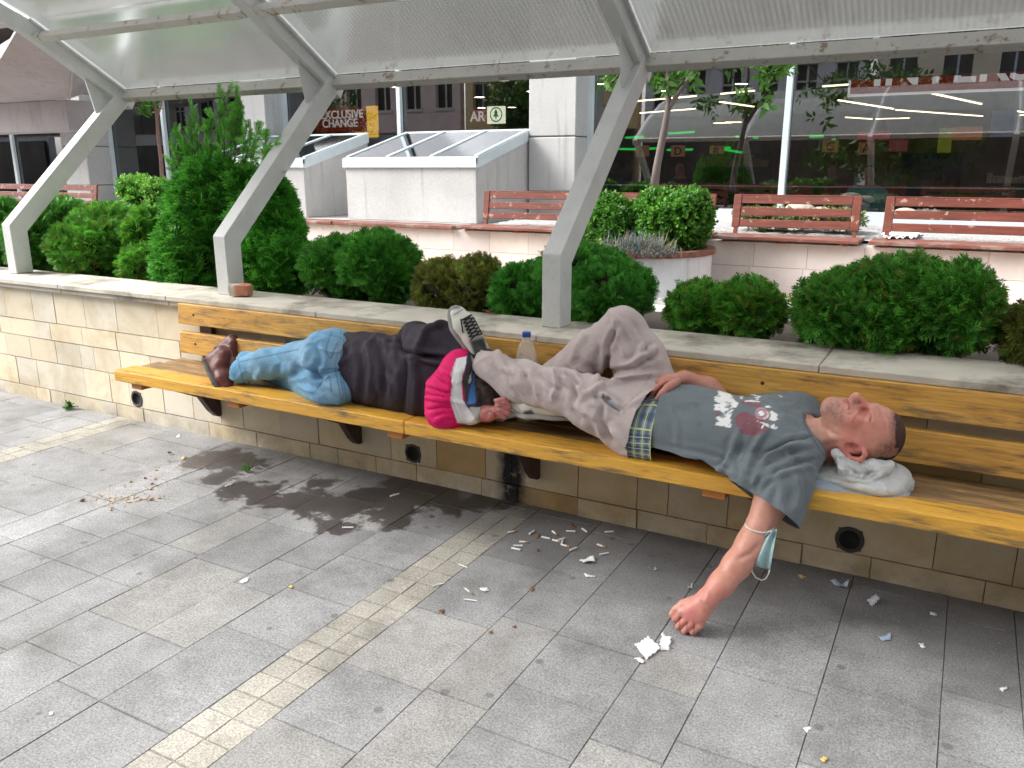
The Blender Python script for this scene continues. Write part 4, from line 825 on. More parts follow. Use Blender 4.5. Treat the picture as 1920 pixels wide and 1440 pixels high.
# ================================================================ figures: distance fields polygonised by surface nets
class Field:
    def __init__(s, lo, hi, vx):
        s.lo = np.array(lo, float); s.vx = vx; s.n = np.ceil((np.array(hi)-s.lo)/vx).astype(int)+1
        s.d = np.full(tuple(s.n), 1.0, np.float32); s.ax = [s.lo[i]+vx*np.arange(s.n[i]) for i in range(3)]
    def _win(s, lo, hi):
        i0 = np.clip(np.floor((np.array(lo)-s.lo)/s.vx).astype(int), 0, s.n-1); i1 = np.clip(np.ceil((np.array(hi)-s.lo)/s.vx).astype(int)+1, 1, s.n)
        sl = tuple(slice(a, b) for a, b in zip(i0, i1)); g = np.meshgrid(*[s.ax[i][sl[i]] for i in range(3)], indexing='ij', sparse=True); return sl, g
    def _merge(s, sl, d, k, sub):
        a = s.d[sl]
        if a.size == 0: return
        d = d.astype(np.float32)
        if sub: d = -d; h = np.maximum(k-np.abs(a-d), 0)/k; s.d[sl] = np.maximum(a, d)+h*h*k*.25
        else: h = np.maximum(k-np.abs(a-d), 0)/k; s.d[sl] = np.minimum(a, d)-h*h*k*.25
    def cone(s, a, b, ra, rb=None, k=.02, flat=None, f=1.0, sub=False):
        """tapered capsule a-b; flat = unit vector along which the section is squeezed by f"""
        a = np.array(a, float); b = np.array(b, float); rb = ra if rb is None else rb; R = max(ra, rb)*max(1, f)+k+.012
        sl, (X, Y, Z) = s._win(np.minimum(a, b)-R, np.maximum(a, b)+R); ba = b-a; L = max(ba@ba, 1e-9)
        px, py, pz = X-a[0], Y-a[1], Z-a[2]; t = np.clip((px*ba[0]+py*ba[1]+pz*ba[2])/L, 0, 1)
        ox, oy, oz = px-t*ba[0], py-t*ba[1], pz-t*ba[2]
        if flat is not None:
            n = np.array(flat, float); n /= np.linalg.norm(n); q = (ox*n[0]+oy*n[1]+oz*n[2])*(1/f-1); ox = ox+q*n[0]; oy = oy+q*n[1]; oz = oz+q*n[2]
        s._merge(sl, (np.sqrt(ox*ox+oy*oy+oz*oz)-(ra+(rb-ra)*t))*(min(1, f) if flat is not None else 1), k, sub); return s
    def chain(s, pts, rs, k=.02, **kw):
        for i in range(len(pts)-1): s.cone(pts[i], pts[i+1], rs[i], rs[i+1], k, **kw)
        return s
    def ell(s, c, rad, k=.02, rot=None, sub=False):
        c = np.array(c, float); rad = np.array(rad, float); R = rad.max()+k+.012; sl, (X, Y, Z) = s._win(c-R, c+R)
        px, py, pz = X-c[0], Y-c[1], Z-c[2]
        if rot is None: rot = np.eye(3)
        u = [(px*rot[i][0]+py*rot[i][1]+pz*rot[i][2])/rad[i] for i in range(3)]; l = np.sqrt(u[0]**2+u[1]**2+u[2]**2)+1e-9
        g = np.sqrt((u[0]/rad[0])**2+(u[1]/rad[1])**2+(u[2]/rad[2])**2)+1e-9
        s._merge(sl, l*(l-1)/g, k, sub); return s
    def plane(s, p, n, k=.01):
        """keep the side the normal points away from"""
        g = np.meshgrid(*s.ax, indexing='ij', sparse=True); n = np.array(n, float); n /= np.linalg.norm(n)
        d = ((g[0]-p[0])*n[0]+(g[1]-p[1])*n[1]+(g[2]-p[2])*n[2]).astype(np.float32)
        h = np.maximum(k-np.abs(s.d-d), 0)/k; s.d = np.maximum(s.d, d)+h*h*k*.25; return s
    def mesh(s, smooth=2):
        d = s.d; ins = d < 0; nx, ny, nz = d.shape
        c = np.zeros((nx-1, ny-1, nz-1), np.uint8)
        sh = [(i, j, k) for i in (0, 1) for j in (0, 1) for k in (0, 1)]
        for i, j, k in sh: c += ins[i:nx-1+i, j:ny-1+j, k:nz-1+k]
        act = (c > 0) & (c < 8); I = np.argwhere(act); vid = np.full(c.shape, -1, np.int32); vid[act] = np.arange(len(I))
        D = np.stack([d[I[:, 0]+i, I[:, 1]+j, I[:, 2]+k] for i, j, k in sh], 1); acc = np.zeros((len(I), 3)); cnt = np.zeros(len(I))
        for a in range(8):
            for b in range(a+1, 8):
                if sum(x != y for x, y in zip(sh[a], sh[b])) == 1:
                    m = (D[:, a] < 0) != (D[:, b] < 0); t = np.where(m, D[:, a]/np.where(m, D[:, a]-D[:, b], 1), 0)
                    acc += np.where(m[:, None], np.array(sh[a])+t[:, None]*(np.array(sh[b])-np.array(sh[a])), 0); cnt += m
        V = s.lo+s.vx*(I+acc/cnt[:, None]); Q = []
        for ax in range(3):
            o = [x for x in range(3) if x != ax]; sl0 = [slice(None)]*3; sl1 = [slice(None)]*3; sl0[ax] = slice(0, -1); sl1[ax] = slice(1, None)
            e = ins[tuple(sl0)] != ins[tuple(sl1)]; E = np.argwhere(e); E = E[(E[:, o[0]] > 0) & (E[:, o[1]] > 0) & (E[:, o[0]] < s.n[o[0]]-1) & (E[:, o[1]] < s.n[o[1]]-1)]
            fl = ins[tuple(E.T)]; q = []
            for da, db in ((0, 0), (1, 0), (1, 1), (0, 1)):
                T = E.copy(); T[:, o[0]] -= 1-da; T[:, o[1]] -= 1-db; q.append(vid[tuple(T.T)])
            q = np.stack(q, 1)
            if ax == 1: fl = ~fl
            q[~fl] = q[~fl][:, ::-1]; Q.append(q)
        F = np.concatenate(Q); F = F[(F >= 0).all(1)]
        for _ in range(smooth): V = lap(V, F, .5)
        return V, F
def lap(V, F, w):
    n = len(V); acc = np.zeros_like(V); cnt = np.bincount(F.ravel(), minlength=n)*2.0
    for i in range(4):
        for j in ((i+1) % 4, (i-1) % 4):
            for k in range(3): acc[:, k] += np.bincount(F[:, i], V[F[:, j], k], minlength=n)
    return V*(1-w)+w*acc/np.maximum(cnt, 1)[:, None]
def normals(V, F):
    fn = np.cross(V[F[:, 2]]-V[F[:, 0]], V[F[:, 3]]-V[F[:, 1]]); N = np.zeros_like(V)
    for i in range(4):
        for k in range(3): N[:, k] += np.bincount(F[:, i], fn[:, k], minlength=len(V))
    return N/np.maximum(np.linalg.norm(N, axis=1, keepdims=True), 1e-12)
def keep_big(V, F):
    """drop stray islands"""
    n = len(V); lab = np.arange(n)
    for _ in range(400):
        m = lab[F].min(1); new = lab.copy()
        for i in range(4): np.minimum.at(new, F[:, i], m)
        new = new[new]
        if (new == lab).all(): break
        lab = new
    big = np.bincount(lab).argmax(); k = lab == big; idx = np.cumsum(k)-1; F = F[k[F].all(1)]; return V[k], idx[F]
def pdist(V2, poly):
    best = np.full(len(V2), 1e9); tb = np.zeros(len(V2)); n = len(poly)-1
    for i in range(n):
        a = np.array(poly[i], float); b = np.array(poly[i+1], float); ba = b-a; t = np.clip(((V2-a)@ba)/max(ba@ba, 1e-9), 0, 1); dd = np.hypot(*(V2-a-t[:, None]*ba).T)
        m = dd < best; best[m] = dd[m]; tb[m] = (i+t[m])/n
    return best, tb
def inpoly(V2, poly):
    x, y = V2.T; r = np.zeros(len(V2), bool); n = len(poly)
    for i in range(n):
        x0, y0 = poly[i]; x1, y1 = poly[(i+1) % n]
        if y0 != y1: r ^= ((y0 > y) != (y1 > y)) & (x < (x1-x0)*(y-y0)/(y1-y0)+x0)
    return r
FOLD = 1.0
class Skin:
    """vertices of one garment or body: folds, creases and colour areas are modelled into it"""
    def __init__(s, V, F, col): s.V, s.F = V, F; s.C = np.tile(np.array(col, float), (len(V), 1)); s.upd()
    def upd(s): s.N = normals(s.V, s.F); s.P2 = np.stack(proj(s.V), 1); s.front = np.einsum('ij,ij->i', s.N, CAM-s.V) > 0
    def folds(s, L, upd=True):
        disp = np.zeros(len(s.V))
        for poly, w, amp in L:
            d, t = pdist(s.P2, poly); w = w*.8; disp += FOLD*amp*(np.exp(-(d/w)**2)-.42*np.exp(-((d-2.1*w)/(w*1.1))**2))*np.clip(np.minimum(t, 1-t)*5+.25, 0, 1)*s.front
        s.V = s.V+s.N*disp[:, None]; 
        if upd: s.upd()
        return s
    def wrinkle(s, dirv, freq, amp, seed=1, mask=None, along=.28, wid=.38):
        """thin irregular ridges of slack cloth, running mostly along dirv"""
        d = np.array(dirv, float); d /= np.linalg.norm(d); Q = s.V-np.outer(s.V@d, d)*(1-along); Q = Q+.012*np.stack([sinnoise(s.V, 14, 6, seed+k) for k in (50, 51, 52)], 1); n = sinnoise(Q, freq, 9, seed)
        a = amp*np.exp(-(n/wid)**2)*np.clip(.35+.65*sinnoise(s.V, 9, 6, seed+7), 0, 1.4)
        if mask is not None: a = a*mask
        s.V = s.V+s.N*a[:, None]; s.upd(); return s
    def noise(s, freq, amp, seed=1, stretch=(1, 1, 1), n=10):
        s.V = s.V+s.N*(amp*sinnoise(s.V*np.array(stretch), freq, n, seed))[:, None]; s.upd(); return s
    def paint(s, poly, col, a=1.0, front=True, soft=0):
        m = inpoly(s.P2, poly).astype(float)
        if soft: d, _ = pdist(s.P2, list(poly)+[poly[0]]); m = np.where(m > 0, np.clip(.5+d/soft/2, 0, 1), np.clip(.5-d/soft/2, 0, 1))
        if front: m = m*s.front
        m = (m*a)[:, None]; s.C = s.C*(1-m)+np.array(col)*m; return s
    def line(s, poly, w, col, a=1.0):
        d, _ = pdist(s.P2, poly); m = (np.clip(1.3-d/w, 0, 1)*a*s.front)[:, None]; s.C = s.C*(1-m)+np.array(col)*m; return s
    def spot(s, x, y, r, col, a=1.0):
        m = (np.exp(-(((s.P2-(x, y))**2).sum(1))/r**2)*a*s.front)[:, None]; s.C = s.C*(1-m)+np.array(col)*m; return s
    def floor(s, z):
        m = s.V[:, 2] < z; s.V[m, 2] = z+(s.V[m, 2]-z)*.04; s.upd(); return s
    def build(s, name, m, parent): return mkmesh(name, s.V, s.F, m, parent, smooth=True, col=s.C)
def bvh(sk): return BVHTree.FromPolygons([tuple(v) for v in sk.V], [tuple(f) for f in sk.F])
def hit(bv, x, y, off=.003):
    d = Vector(ray(x, y)).normalized(); loc, n, i, dist = bv.ray_cast(Vector(CAM), d)
    return None if loc is None else np.array(loc-d*off)
A_ = lambda x, y, Y: ony(x, y, Y)
def m_cloth(name, rough=.9, weave=900, wrinkle=14, wamp=.35, var=.12, sheen=.12):
    t = NT(name); P = t.pos(); f = t.noise(P, 9, 6, .65)
    c = t.mix(1, t.attr(), t.ramp(f, [(.25, (1-var,)*3), (.75, (1+var,)*3)]), 'MULTIPLY'); fine = t.noise(P, weave, 1, .5); c = t.mix(.10, c, fine, 'OVERLAY')
    t.set(Base_Color=c, Roughness=rough); t.p.inputs['Specular IOR Level'].default_value = .25; t.p.inputs['Sheen Weight'].default_value = sheen
    b1 = t.new('ShaderNodeBump', Height=t.noise(P, wrinkle, 5, .6, .8), Strength=wamp, Distance=.02); t.bump(fine, .12, .001, b1.outputs[0]); return t.m
def m_skin():
    t = NT('skin'); P = t.pos(); n1 = t.noise(P, 35, 5, .7); n2 = t.noise(P, 320, 2)
    c = t.mix(1, t.attr(), t.ramp(n1, [(.3, (.92,.87,.86)), (.7, (1.08,1.11,1.11))]), 'MULTIPLY')
    t.set(Base_Color=c, Roughness=.40); t.p.inputs['Subsurface Weight'].default_value = .08; t.p.inputs['Subsurface Radius'].default_value = (.012, .005, .003); t.p.inputs['Subsurface Scale'].default_value = .6
    t.p.inputs['Specular IOR Level'].default_value = .4; t.bump(n2, .18, .0012); return t.m
M['cotton'] = m_cloth('cotton', wrinkle=24, wamp=.3, var=.12); M['trouser'] = m_cloth('trouser_cloth', wrinkle=26, wamp=.30, var=.10); M['nylon'] = m_cloth('jacket_nylon', rough=.66, wrinkle=18, wamp=.3, sheen=0); M['denim'] = m_cloth('denim', weave=600, wrinkle=30, wamp=.35, var=.22)
M['skin'] = m_skin(); M['leather'] = m_cloth('shoe_leather', rough=.38, weave=300, wrinkle=30, wamp=.2); M['rubber'] = mat('sole_rubber', (.085,.072,.065), .85, .25, 30); M['black'] = mat('black_cord', (.012,.012,.013), .7, .2, 60)
M['sneaker'] = m_cloth('sneaker_leather', rough=.5, weave=300, wrinkle=12, wamp=.1, var=.06); M['thread'] = mat('pale_thread', (.45,.40,.30), .8, .1, 50, bump=0)
SEAT = SZ

# ---------------------------------------------------------------- the man lying on his back (grey shirt)
man = empty('person', (-.9, 3.1, SEAT), 'man in grey printed shirt asleep on his back, one arm hanging to the ground', 'person', 'people asleep on the yellow bench')
HS = (.60, .30, .235); SKc = (.56, .285, .215); RED = (.55, .235, .18)
# head frame: u towards the crown, f out of the face, s towards the viewer's side
hc = A_(1634, 812, 3.10); tw_ = math.radians(13)
hu = np.array((.985, 0, -.10)); hu /= np.linalg.norm(hu); hf = np.array((.10, -math.sin(tw_), math.cos(tw_))); hf -= hu*(hf@hu); hf /= np.linalg.norm(hf); hs = np.cross(hu, hf); hs = hs if hs[1] < 0 else -hs
Hd = lambda u, f, s: hc+hu*u+hf*f+hs*s
f_ = Field((-1.20, 2.45, -.01), (-.04, 3.42, .90), .0042)
R3 = np.stack([hu, hf, hs])
f_.ell(Hd(.010, -.002, 0), (.101, .112, .086), .02, R3)
f_.ell(Hd(-.045, .030, 0), (.095, .080, .070), .03, R3)
f_.cone(Hd(-.105, .058, -.016), Hd(-.105, .058, .016), .046, .046, .03)
f_.cone(Hd(-.155, .070, -.010), Hd(-.155, .070, .010), .027, .027, .025)                       # chin
for s in (-1, 1):
    f_.cone(Hd(-.150, .060, .016*s), Hd(-.105, -.012, .058*s), .026, .026, .03)                # jaw
    f_.cone(Hd(-.105, -.012, .058*s), Hd(-.045, -.02, .070*s), .026, .026, .03)
    f_.ell(Hd(-.062, .066, .045*s), (.030, .026, .030), .02, R3)                               # cheekbone
    f_.cone(Hd(-.012, .096, .012*s), Hd(-.008, .076, .056*s), .013, .011, .018)                # brow
    f_.ell(Hd(-.037, .098, .034*s), (.017, .016, .026), .012, R3, sub=True); f_.ell(Hd(-.038, .069, .034*s), (.015, .0205, .020), .006, R3)                              # closed eye
    f_.ell(Hd(-.087, .107, .015*s), (.013, .013, .011), .008, R3)                              # nostril wing
    f_.ell(Hd(-.090, .118, .008*s), (.006, .010, .0045), .004, R3, sub=True)
f_.chain([Hd(-.022, .098, 0), Hd(-.050, .112, 0), Hd(-.076, .131, 0), Hd(-.088, .120, 0)], [.011, .012, .0145, .010], .012)
f_.cone(Hd(-.117, .098, -.019), Hd(-.117, .098, .019), .0095, .0095, .008); f_.cone(Hd(-.117, .104, -.004), Hd(-.117, .104, .004), .008, .008, .008)
f_.cone(Hd(-.133, .094, -.016), Hd(-.133, .094, .016), .0105, .0105, .008)
f_.cone(Hd(-.125, .108, -.020), Hd(-.125, .108, .020), .0035, .0035, .004, sub=True)
# ear on the near side and the far side
for s in (1, -1):
    E3 = [Hd(-.018+.002, -.012, .083*s), Hd(-.000, -.034, .099*s), Hd(-.010, -.058, .104*s), Hd(-.045, -.062, .103*s), Hd(-.075, -.040, .090*s), Hd(-.092, -.016, .082*s), Hd(-.083, -.003, .080*s)]
    f_.ell(Hd(-.045, -.030, .082*s), (.040, .026, .010), .008, R3)
    f_.chain(E3, [.0075, .009, .0095, .009, .009, .011, .008], .004)
    f_.ell(Hd(-.050, -.022, .093*s), (.024, .017, .014), .004, R3, sub=True); f_.ell(Hd(-.028, -.040, .096*s), (.014, .007, .006), .005, R3, sub=True)
    f_.cone(Hd(-.048, -.004, .083*s), Hd(-.062, -.004, .083*s), .006, .006, .005)
# neck, chest, shoulders, belly (one continuous body)
nb = A_(1520, 830, 3.12)
f_.cone(Hd(-.085, -.030, 0), nb, .066, .072, .04); f_.cone(Hd(-.13, .03, .012), A_(1512, 800, 3.11), .016, .012, .03)
f_.cone(nb, A_(1440, 815, 3.12), .085, .11, .05, flat=(0, 0, 1), f=.9)
f_.cone(A_(1440, 815, 3.12), A_(1225, 785, 3.12), .165, .150, .05, flat=(0, 0, 1), f=.66)
shN = A_(1478, 868, 2.985); elN = A_(1408, 1020, 2.80); wrN = A_(1322, 1128, 2.635); knN = A_(1291, 1166, 2.60)
f_.cone(A_(1470, 830, 3.1), shN, .08, .065, .05)
f_.chain([shN, A_(1445, 945, 2.88), elN, A_(1381, 1060, 2.745), A_(1353, 1095, 2.69), wrN], [.062, .056, .049, .0465, .042, .034], .03)
# hanging hand: back of the hand to the viewer, fingers curled under
pd = knN-wrN; pd /= np.linalg.norm(pd); vw = CAM-knN; vw /= np.linalg.norm(vw); hx = np.cross(pd, vw); hx /= np.linalg.norm(hx)
hx = hx if hx@RT > 0 else -hx; hn = np.cross(hx, pd); hn = hn if hn@vw > 0 else -hn
Hn = lambda a, x, n: wrN+pd*a+hx*x+hn*n
f_.cone(Hn(-.01, 0, 0), Hn(.05, 0, .004), .034, .044, .02, flat=hn, f=.72); f_.cone(Hn(.045, -.018, .005), Hn(.075, -.026, .002), .026, .020, .015); f_.cone(Hn(.045, .016, .003), Hn(.07, .026, -.002), .026, .018, .015)
for i, (x, l, a0) in enumerate(((-.039, .038, .082), (-.013, .044, .088), (.013, .042, .087), (.037, .035, .078))):
    k0 = Hn(a0, x, .006); k1 = Hn(a0+l*1.05, x*.98-.004, -.006); k2 = Hn(a0+l*1.0, x*.92-.002, -.038); k3 = Hn(a0+.004, x*.88, -.052)
    f_.chain([Hn(.05, x*.75, .002), k0, k1, k2, k3], [.013, .0128, .0116, .0105, .0095], .0028)
    f_.ell(k0+hn*.004, (.0125, .0125, .0125), .006)
th = [Hn(.025, -.032, -.004), Hn(.060, -.052, -.004), Hn(.092, -.060, -.004), Hn(.116, -.062, -.006)]
f_.chain(th, [.019, .0165, .0135, .0105], .008)
# far arm: upper arm behind the chest, forearm across the belly, hand on the waistband
shF = A_(1500, 775, 3.27); elF = A_(1370, 745, 3.33); wrF = A_(1283, 709, 3.22)
f_.cone(A_(1470, 800, 3.15), shF, .08, .06, .05); f_.chain([shF, elF, elF*.5+wrF*.5, wrF], [.058, .048, .043, .031], .03)
hb = A_(1250, 712, 3.15)
f_.cone(wrF, hb, .031, .035, .02, flat=(0, -.25, 1), f=.7)
FK = [((1246,704),(1222,705),(1206,716),(1194,735)), ((1243,708),(1222,714),(1210,726),(1197,745)), ((1242,714),(1226,722),(1216,733),(1206,748)), ((1243,718),(1232,727),(1224,737),(1217,748))]
FY = [3.20, 3.165, 3.13, 3.10]
for pts, Y, r0 in zip(FK, FY, (.0125, .013, .0128, .011)):
    f_.chain([A_(x, y, Y-.006*i) for i, (x, y) in enumerate(pts)], [r0*1.1, r0, r0*.94, r0*.8], .005)
f_.chain([A_(1268, 716, 3.13), A_(1252, 727, 3.075), A_(1241, 738, 3.06), A_(1231, 749, 3.05)], [.019, .0165, .0145, .011], .007)
V, F = f_.mesh(2); V, F = keep_big(V, F); sk = Skin(V, F, SKc)
# crease lines, real skin tones, and painted shade of wrinkles, mouth and nostril
sk.folds([([(1628,781),(1634,786),(1632,793)], 2.2, -.0035), ([(1612,765),(1600,772),(1592,778)], 4, -.003), ([(1548,800),(1560,812),(1575,818)], 5, -.003), ([(1520,850),(1545,835),(1580,828)], 6, -.004), ([(1425,1020),(1408,1038),(1380,1050)], 6, -.004), ([(1405,985),(1395,1020),(1370,1060)], 14, .003), ([(1330,1110),(1322,1130)], 5, .002), ([(1310,1125),(1328,1140)], 3, -.002)])
sk.paint([(1185,690),(1330,690),(1330,760),(1185,765)], (.50,.21,.165), .8, soft=20)
face = [(1545,745),(1600,740),(1640,745),(1690,780),(1680,830),(1640,850),(1600,835),(1560,815)]
sk.paint(face, RED, .62, soft=16); sk.spot(1608, 790, 30, (.56,.17,.14), .45); sk.spot(1620, 752, 12, (.60,.14,.13), .6); sk.spot(1660, 800, 22, (.58,.22,.19), .4)
sk.paint([(1540,840),(1600,820),(1640,860),(1560,885),(1520,880)], (.50,.12,.10), .75, soft=14); sk.spot(1608, 838, 15, (.64,.26,.23), .7)
sk.paint([(1500,775),(1545,790),(1570,830),(1520,850)], (.60,.33,.25), .8, soft=14)
for x, y, r_, a in ((1555,765,16,.40),(1572,752,9,.30),(1565,785,16,.28),(1600,757,7,.35),(1585,755,6,.2)): sk.spot(x, y, r_, (.16,.11,.09), a)
for k, (x, y) in enumerate(np.random.default_rng(3).normal(size=(90, 2))*(17, 11)+(1565, 768)): sk.spot(x, y, 1.6, (.15,.10,.085), .45)
sk.line([(1612,772),(1603,782),(1598,792)], 2, (.36,.09,.075), .5); sk.line([(1662,775),(1668,790),(1668,806)], 1.4, (.40,.14,.11), .4); sk.line([(1654,782),(1660,796),(1660,810)], 1.4, (.40,.14,.11), .3)
sk.line([(1583,752),(1590,757),(1594,766)], 2.2, (.42,.09,.09), .9); sk.line([(1588,749),(1592,758),(1591,768)], 1.4, (.17,.04,.04), .9)
sk.line([(1632,775),(1633,783),(1631,789)], 1.6, (.09,.045,.035), .9); sk.line([(1645,764),(1650,770),(1650,780)], 3.2, (.28,.13,.10), .45); sk.spot(1612, 754, 2.8, (.12,.03,.03), .85); sk.spot(1633, 772, 9, (.52,.22,.19), .4)
sk.line([(1600,828),(1596,836),(1604,846),(1614,850)], 2.4, (.36,.09,.08), .7); sk.spot(1606, 838, 6, (.38,.10,.09), .6)  # ear hollow painted darker than its rim, as shaded relief
sk.paint([(1385,935),(1460,950),(1450,1010),(1405,1045),(1370,1080),(1340,1050)], (.60,.29,.22), .75, soft=26)
sk.paint([(1380,1040),(1440,1020),(1400,1090),(1340,1150),(1295,1110)], (.57,.25,.19), .8, soft=24); sk.paint([(1330,1090),(1370,1110),(1310,1210),(1240,1200),(1250,1150)], (.55,.215,.18), .8, soft=18); sk.spot(1296, 1150, 10, (.50,.12,.17), .6)
for x in (1268, 1281, 1294, 1306): sk.spot(x, 1164, 4.5, (.66,.22,.20), .6)
for p in ([(1274,1166),(1274,1188)], [(1288,1168),(1288,1190)], [(1301,1168),(1301,1188)]): sk.line(p, 1.5, (.20,.04,.035), .8)  # shade between the fingers painted as dark lines
sk.spot(1257, 1167, 3.5, (.70,.40,.36), .8); sk.spot(1193, 739, 3, (.66,.36,.31), .7); sk.spot(1230, 747, 3.6, (.66,.36,.31), .7)
U = (sk.V-hc)@hu; Fh = (sk.V-hc)@hf; Sh = (sk.V-hc)@hs; nh = np.linalg.norm(sk.V-hc, axis=1) < .145
fade = np.clip((U+.5*(-Fh)-.012)/.05, 0, 1)*np.clip((.045-Fh+.25*(U-.02))/.045, 0, 1)*nh*((np.abs(Sh) < .088) | (U > .01)); fade = np.maximum(fade, np.clip((U+.30*Fh-.070)/.02, 0, 1)*nh)
fade = fade*np.clip(.72+.16*sinnoise(sk.V, 420, 9, 5), .3, .95); sk.C = sk.C*(1-fade[:, None])+np.array((.11,.050,.038))*fade[:, None]
sk.build('body', M['skin'], man); BV_BODY = bvh(sk)
# cropped hair: a thin cap over the skull
U = (sk.V-hc)@hu; Fh = (sk.V-hc)@hf; Sh = (sk.V-hc)@hs
hl = U-(.052+.10*np.clip(.02-Fh, 0, .3)*-1.6+.012*np.sin(Sh*60)); jag = .006*sinnoise(sk.V, 160, 8, 3)
hm = (U+.30*Fh > .088+jag) | ((Fh < -.045+jag) & (U > -.075) & (U-.6*Fh > .06+jag))
hm &= (np.linalg.norm(sk.V-Hd(.0, 0, 0), axis=1) < .145) & ~((np.abs(Sh) > .080) & (U < .004))
ff = hm[sk.F].all(1); idx = np.unique(sk.F[ff]); mp = -np.ones(len(sk.V), int); mp[idx] = np.arange(len(idx)); HV = sk.V[idx]+sk.N[idx]*(.0016+.0009*sinnoise(sk.V[idx], 700, 8, 4))[:, None]
hcov = np.clip((Fh[idx]*-6+U[idx]*9), 0, 1)[:, None]; hcol = np.array((.085,.036,.028))*(1-hcov)+np.array((.028,.014,.011))*hcov
t = NT('cropped_hair'); nn = t.noise(t.pos(), 500, 2, .8); t.set(Base_Color=t.mix(1, t.attr(), t.ramp(nn, [(.35, (.55,.5,.5)), (.65, (1.5,1.45,1.4))]), 'MULTIPLY'), Roughness=.7); t.bump(nn, .8, .003); M['crop'] = t.m
mkmesh('hair', HV, mp[sk.F[ff]], M['crop'], man, smooth=True, col=hcol)

# shirt
f_ = Field((-1.16, 2.72, .30), (-.30, 3.42, .86), .0058); ST = (.135, .160, .178)
f_.cone(A_(1258, 792, 3.12), A_(1340, 806, 3.115), .190, .196, .05, flat=(0, 0, 1), f=.69)
f_.cone(A_(1340, 806, 3.115), A_(1445, 818, 3.11), .196, .188, .05, flat=(0, 0, 1), f=.66)
f_.cone(A_(1445, 818, 3.11), A_(1497, 825, 3.12), .180, .130, .05, flat=(0, 0, 1), f=.66)
f_.ell(A_(1285, 765, 3.14), (.15, .13, .085), .06)
f_.cone(A_(1455, 835, 3.06), A_(1488, 862, 2.99), .105, .088, .05)
slE = A_(1462, 945, 2.85)
f_.chain([A_(1484, 862, 2.985), A_(1474, 905, 2.91), A_(1452, 962, 2.845)], [.090, .092, .100], .03)
f_.cone(A_(1445, 790, 3.2), A_(1497, 778, 3.27), .095, .085, .05); f_.cone(A_(1497, 778, 3.27), A_(1420, 765, 3.32), .082, .078, .04)
f_.chain([onz(1215, 842, .53), onz(1300, 866, .53), onz(1400, 892, .535), onz(1440, 892, .54)], [.032, .036, .036, .03], .07)
# neckline opening, hem and sleeve end cut open
f_.ell(A_(1530, 818, 3.12), (.075, .10, .09), .012, sub=True)
ad = elN-shN; ad /= np.linalg.norm(ad); pe = A_(1428, 942, 2.85)*.5+A_(1500, 985, 2.86)*.5
f_.plane(A_(1462, 962, 2.84), ad+np.array((.10, 0, -.05)), .008) if False else None
f_.cone(pe+ad*.085, pe+ad*.16, .16, .16, .008, sub=True) if False else None
V, F = f_.mesh(3); sh = Skin(*keep_big(V, F), ST)
# cut away below the sleeve end and beyond the hem: remove faces, leave open edges
def snap(sk_, p, n, lim=.012):
    E = np.sort(np.concatenate([sk_.F[:, [i, (i+1) % 4]] for i in range(4)]), 1); u, c = np.unique(E, axis=0, return_counts=True); b = np.unique(u[c == 1]); h = (sk_.V[b]-p)@n; b = b[np.abs(h) < lim]; sk_.V[b] -= np.outer((sk_.V[b]-p)@n, n); sk_.upd()
def cut(sk_, keepv):
    kf = keepv[sk_.F].all(1); idx = np.unique(sk_.F[kf]); mp_ = -np.ones(len(sk_.V), int); mp_[idx] = np.arange(len(idx)); sk_.V = sk_.V[idx]; sk_.C = sk_.C[idx]; sk_.F = mp_[sk_.F[kf]]; sk_.upd(); return sk_
sp = A_(1466, 968, 2.85); sn = (elN-shN)/np.linalg.norm(elN-shN); sn = sn+np.array((-.22, 0, 0)); sn /= np.linalg.norm(sn)
outer = ((sh.V-sp)@sn > 0) & (sh.V[:, 1] < 2.97) & (sh.V[:, 2] < .56)
def plane3(a, b, c):
    n = np.cross(b-a, c-a); n /= np.linalg.norm(n); return n if n[0] < 0 else -n
hemp = A_(1229, 792, 3.0); hemn = plane3(hemp, onz(1222, 856, .5), A_(1246, 738, 3.2))
waist = ((sh.V-hemp)@hemn > 0)
cut(sh, ~outer & ~waist); snap(sh, sp, sn); snap(sh, hemp, hemn)
FOLD = 1.3
sh.folds([([(1330,905),(1360,870),(1390,800)], 7, .008), ([(1400,880),(1410,845),(1440,800)], 7, .009), ([(1415,905),(1440,860),(1500,830)], 7, .010), ([(1425,930),(1460,880),(1530,860)], 7, -.008), ([(1425,870),(1470,840),(1520,835)], 6, .009), ([(1440,850),(1480,825),(1525,820)], 4, -.006), ([(1385,895),(1380,860),(1395,830)], 6, -.006), ([(1360,895),(1352,870),(1368,840)], 5, -.005), ([(1420,915),(1425,885),(1445,860)], 6, -.008), ([(1440,900),(1470,885),(1500,880)], 6, .007), ([(1490,880),(1500,920),(1490,960)], 9, .008), ([(1455,900),(1450,940),(1460,975)], 9, -.006), ([(1470,770),(1490,780),(1510,790)], 5, -.006), ([(1430,745),(1460,760),(1490,765)], 6, .006), ([(1240,850),(1300,872),(1380,890)], 6, .006), ([(1245,835),(1320,850),(1390,870)], 6, -.005), ([(1250,760),(1270,790),(1270,840)], 7, .004), ([(1250,740),(1300,760),(1310,800)], 10, .004), ([(1470,845),(1480,855),(1500,858)], 4, .005), ([(1505,870),(1525,880),(1530,900)], 5, .006)])
sh.wrinkle((.35, 0, -1), 32, .010, 5, np.clip((sh.V[:, 0]+1.0)/.4, .35, 1)); sh.wrinkle((.8, -.3, -.6), 44, .0045, 6, np.clip((sh.V[:, 0]+.78)/.25, 0, 1)); sh.noise(70, .0008, 6)
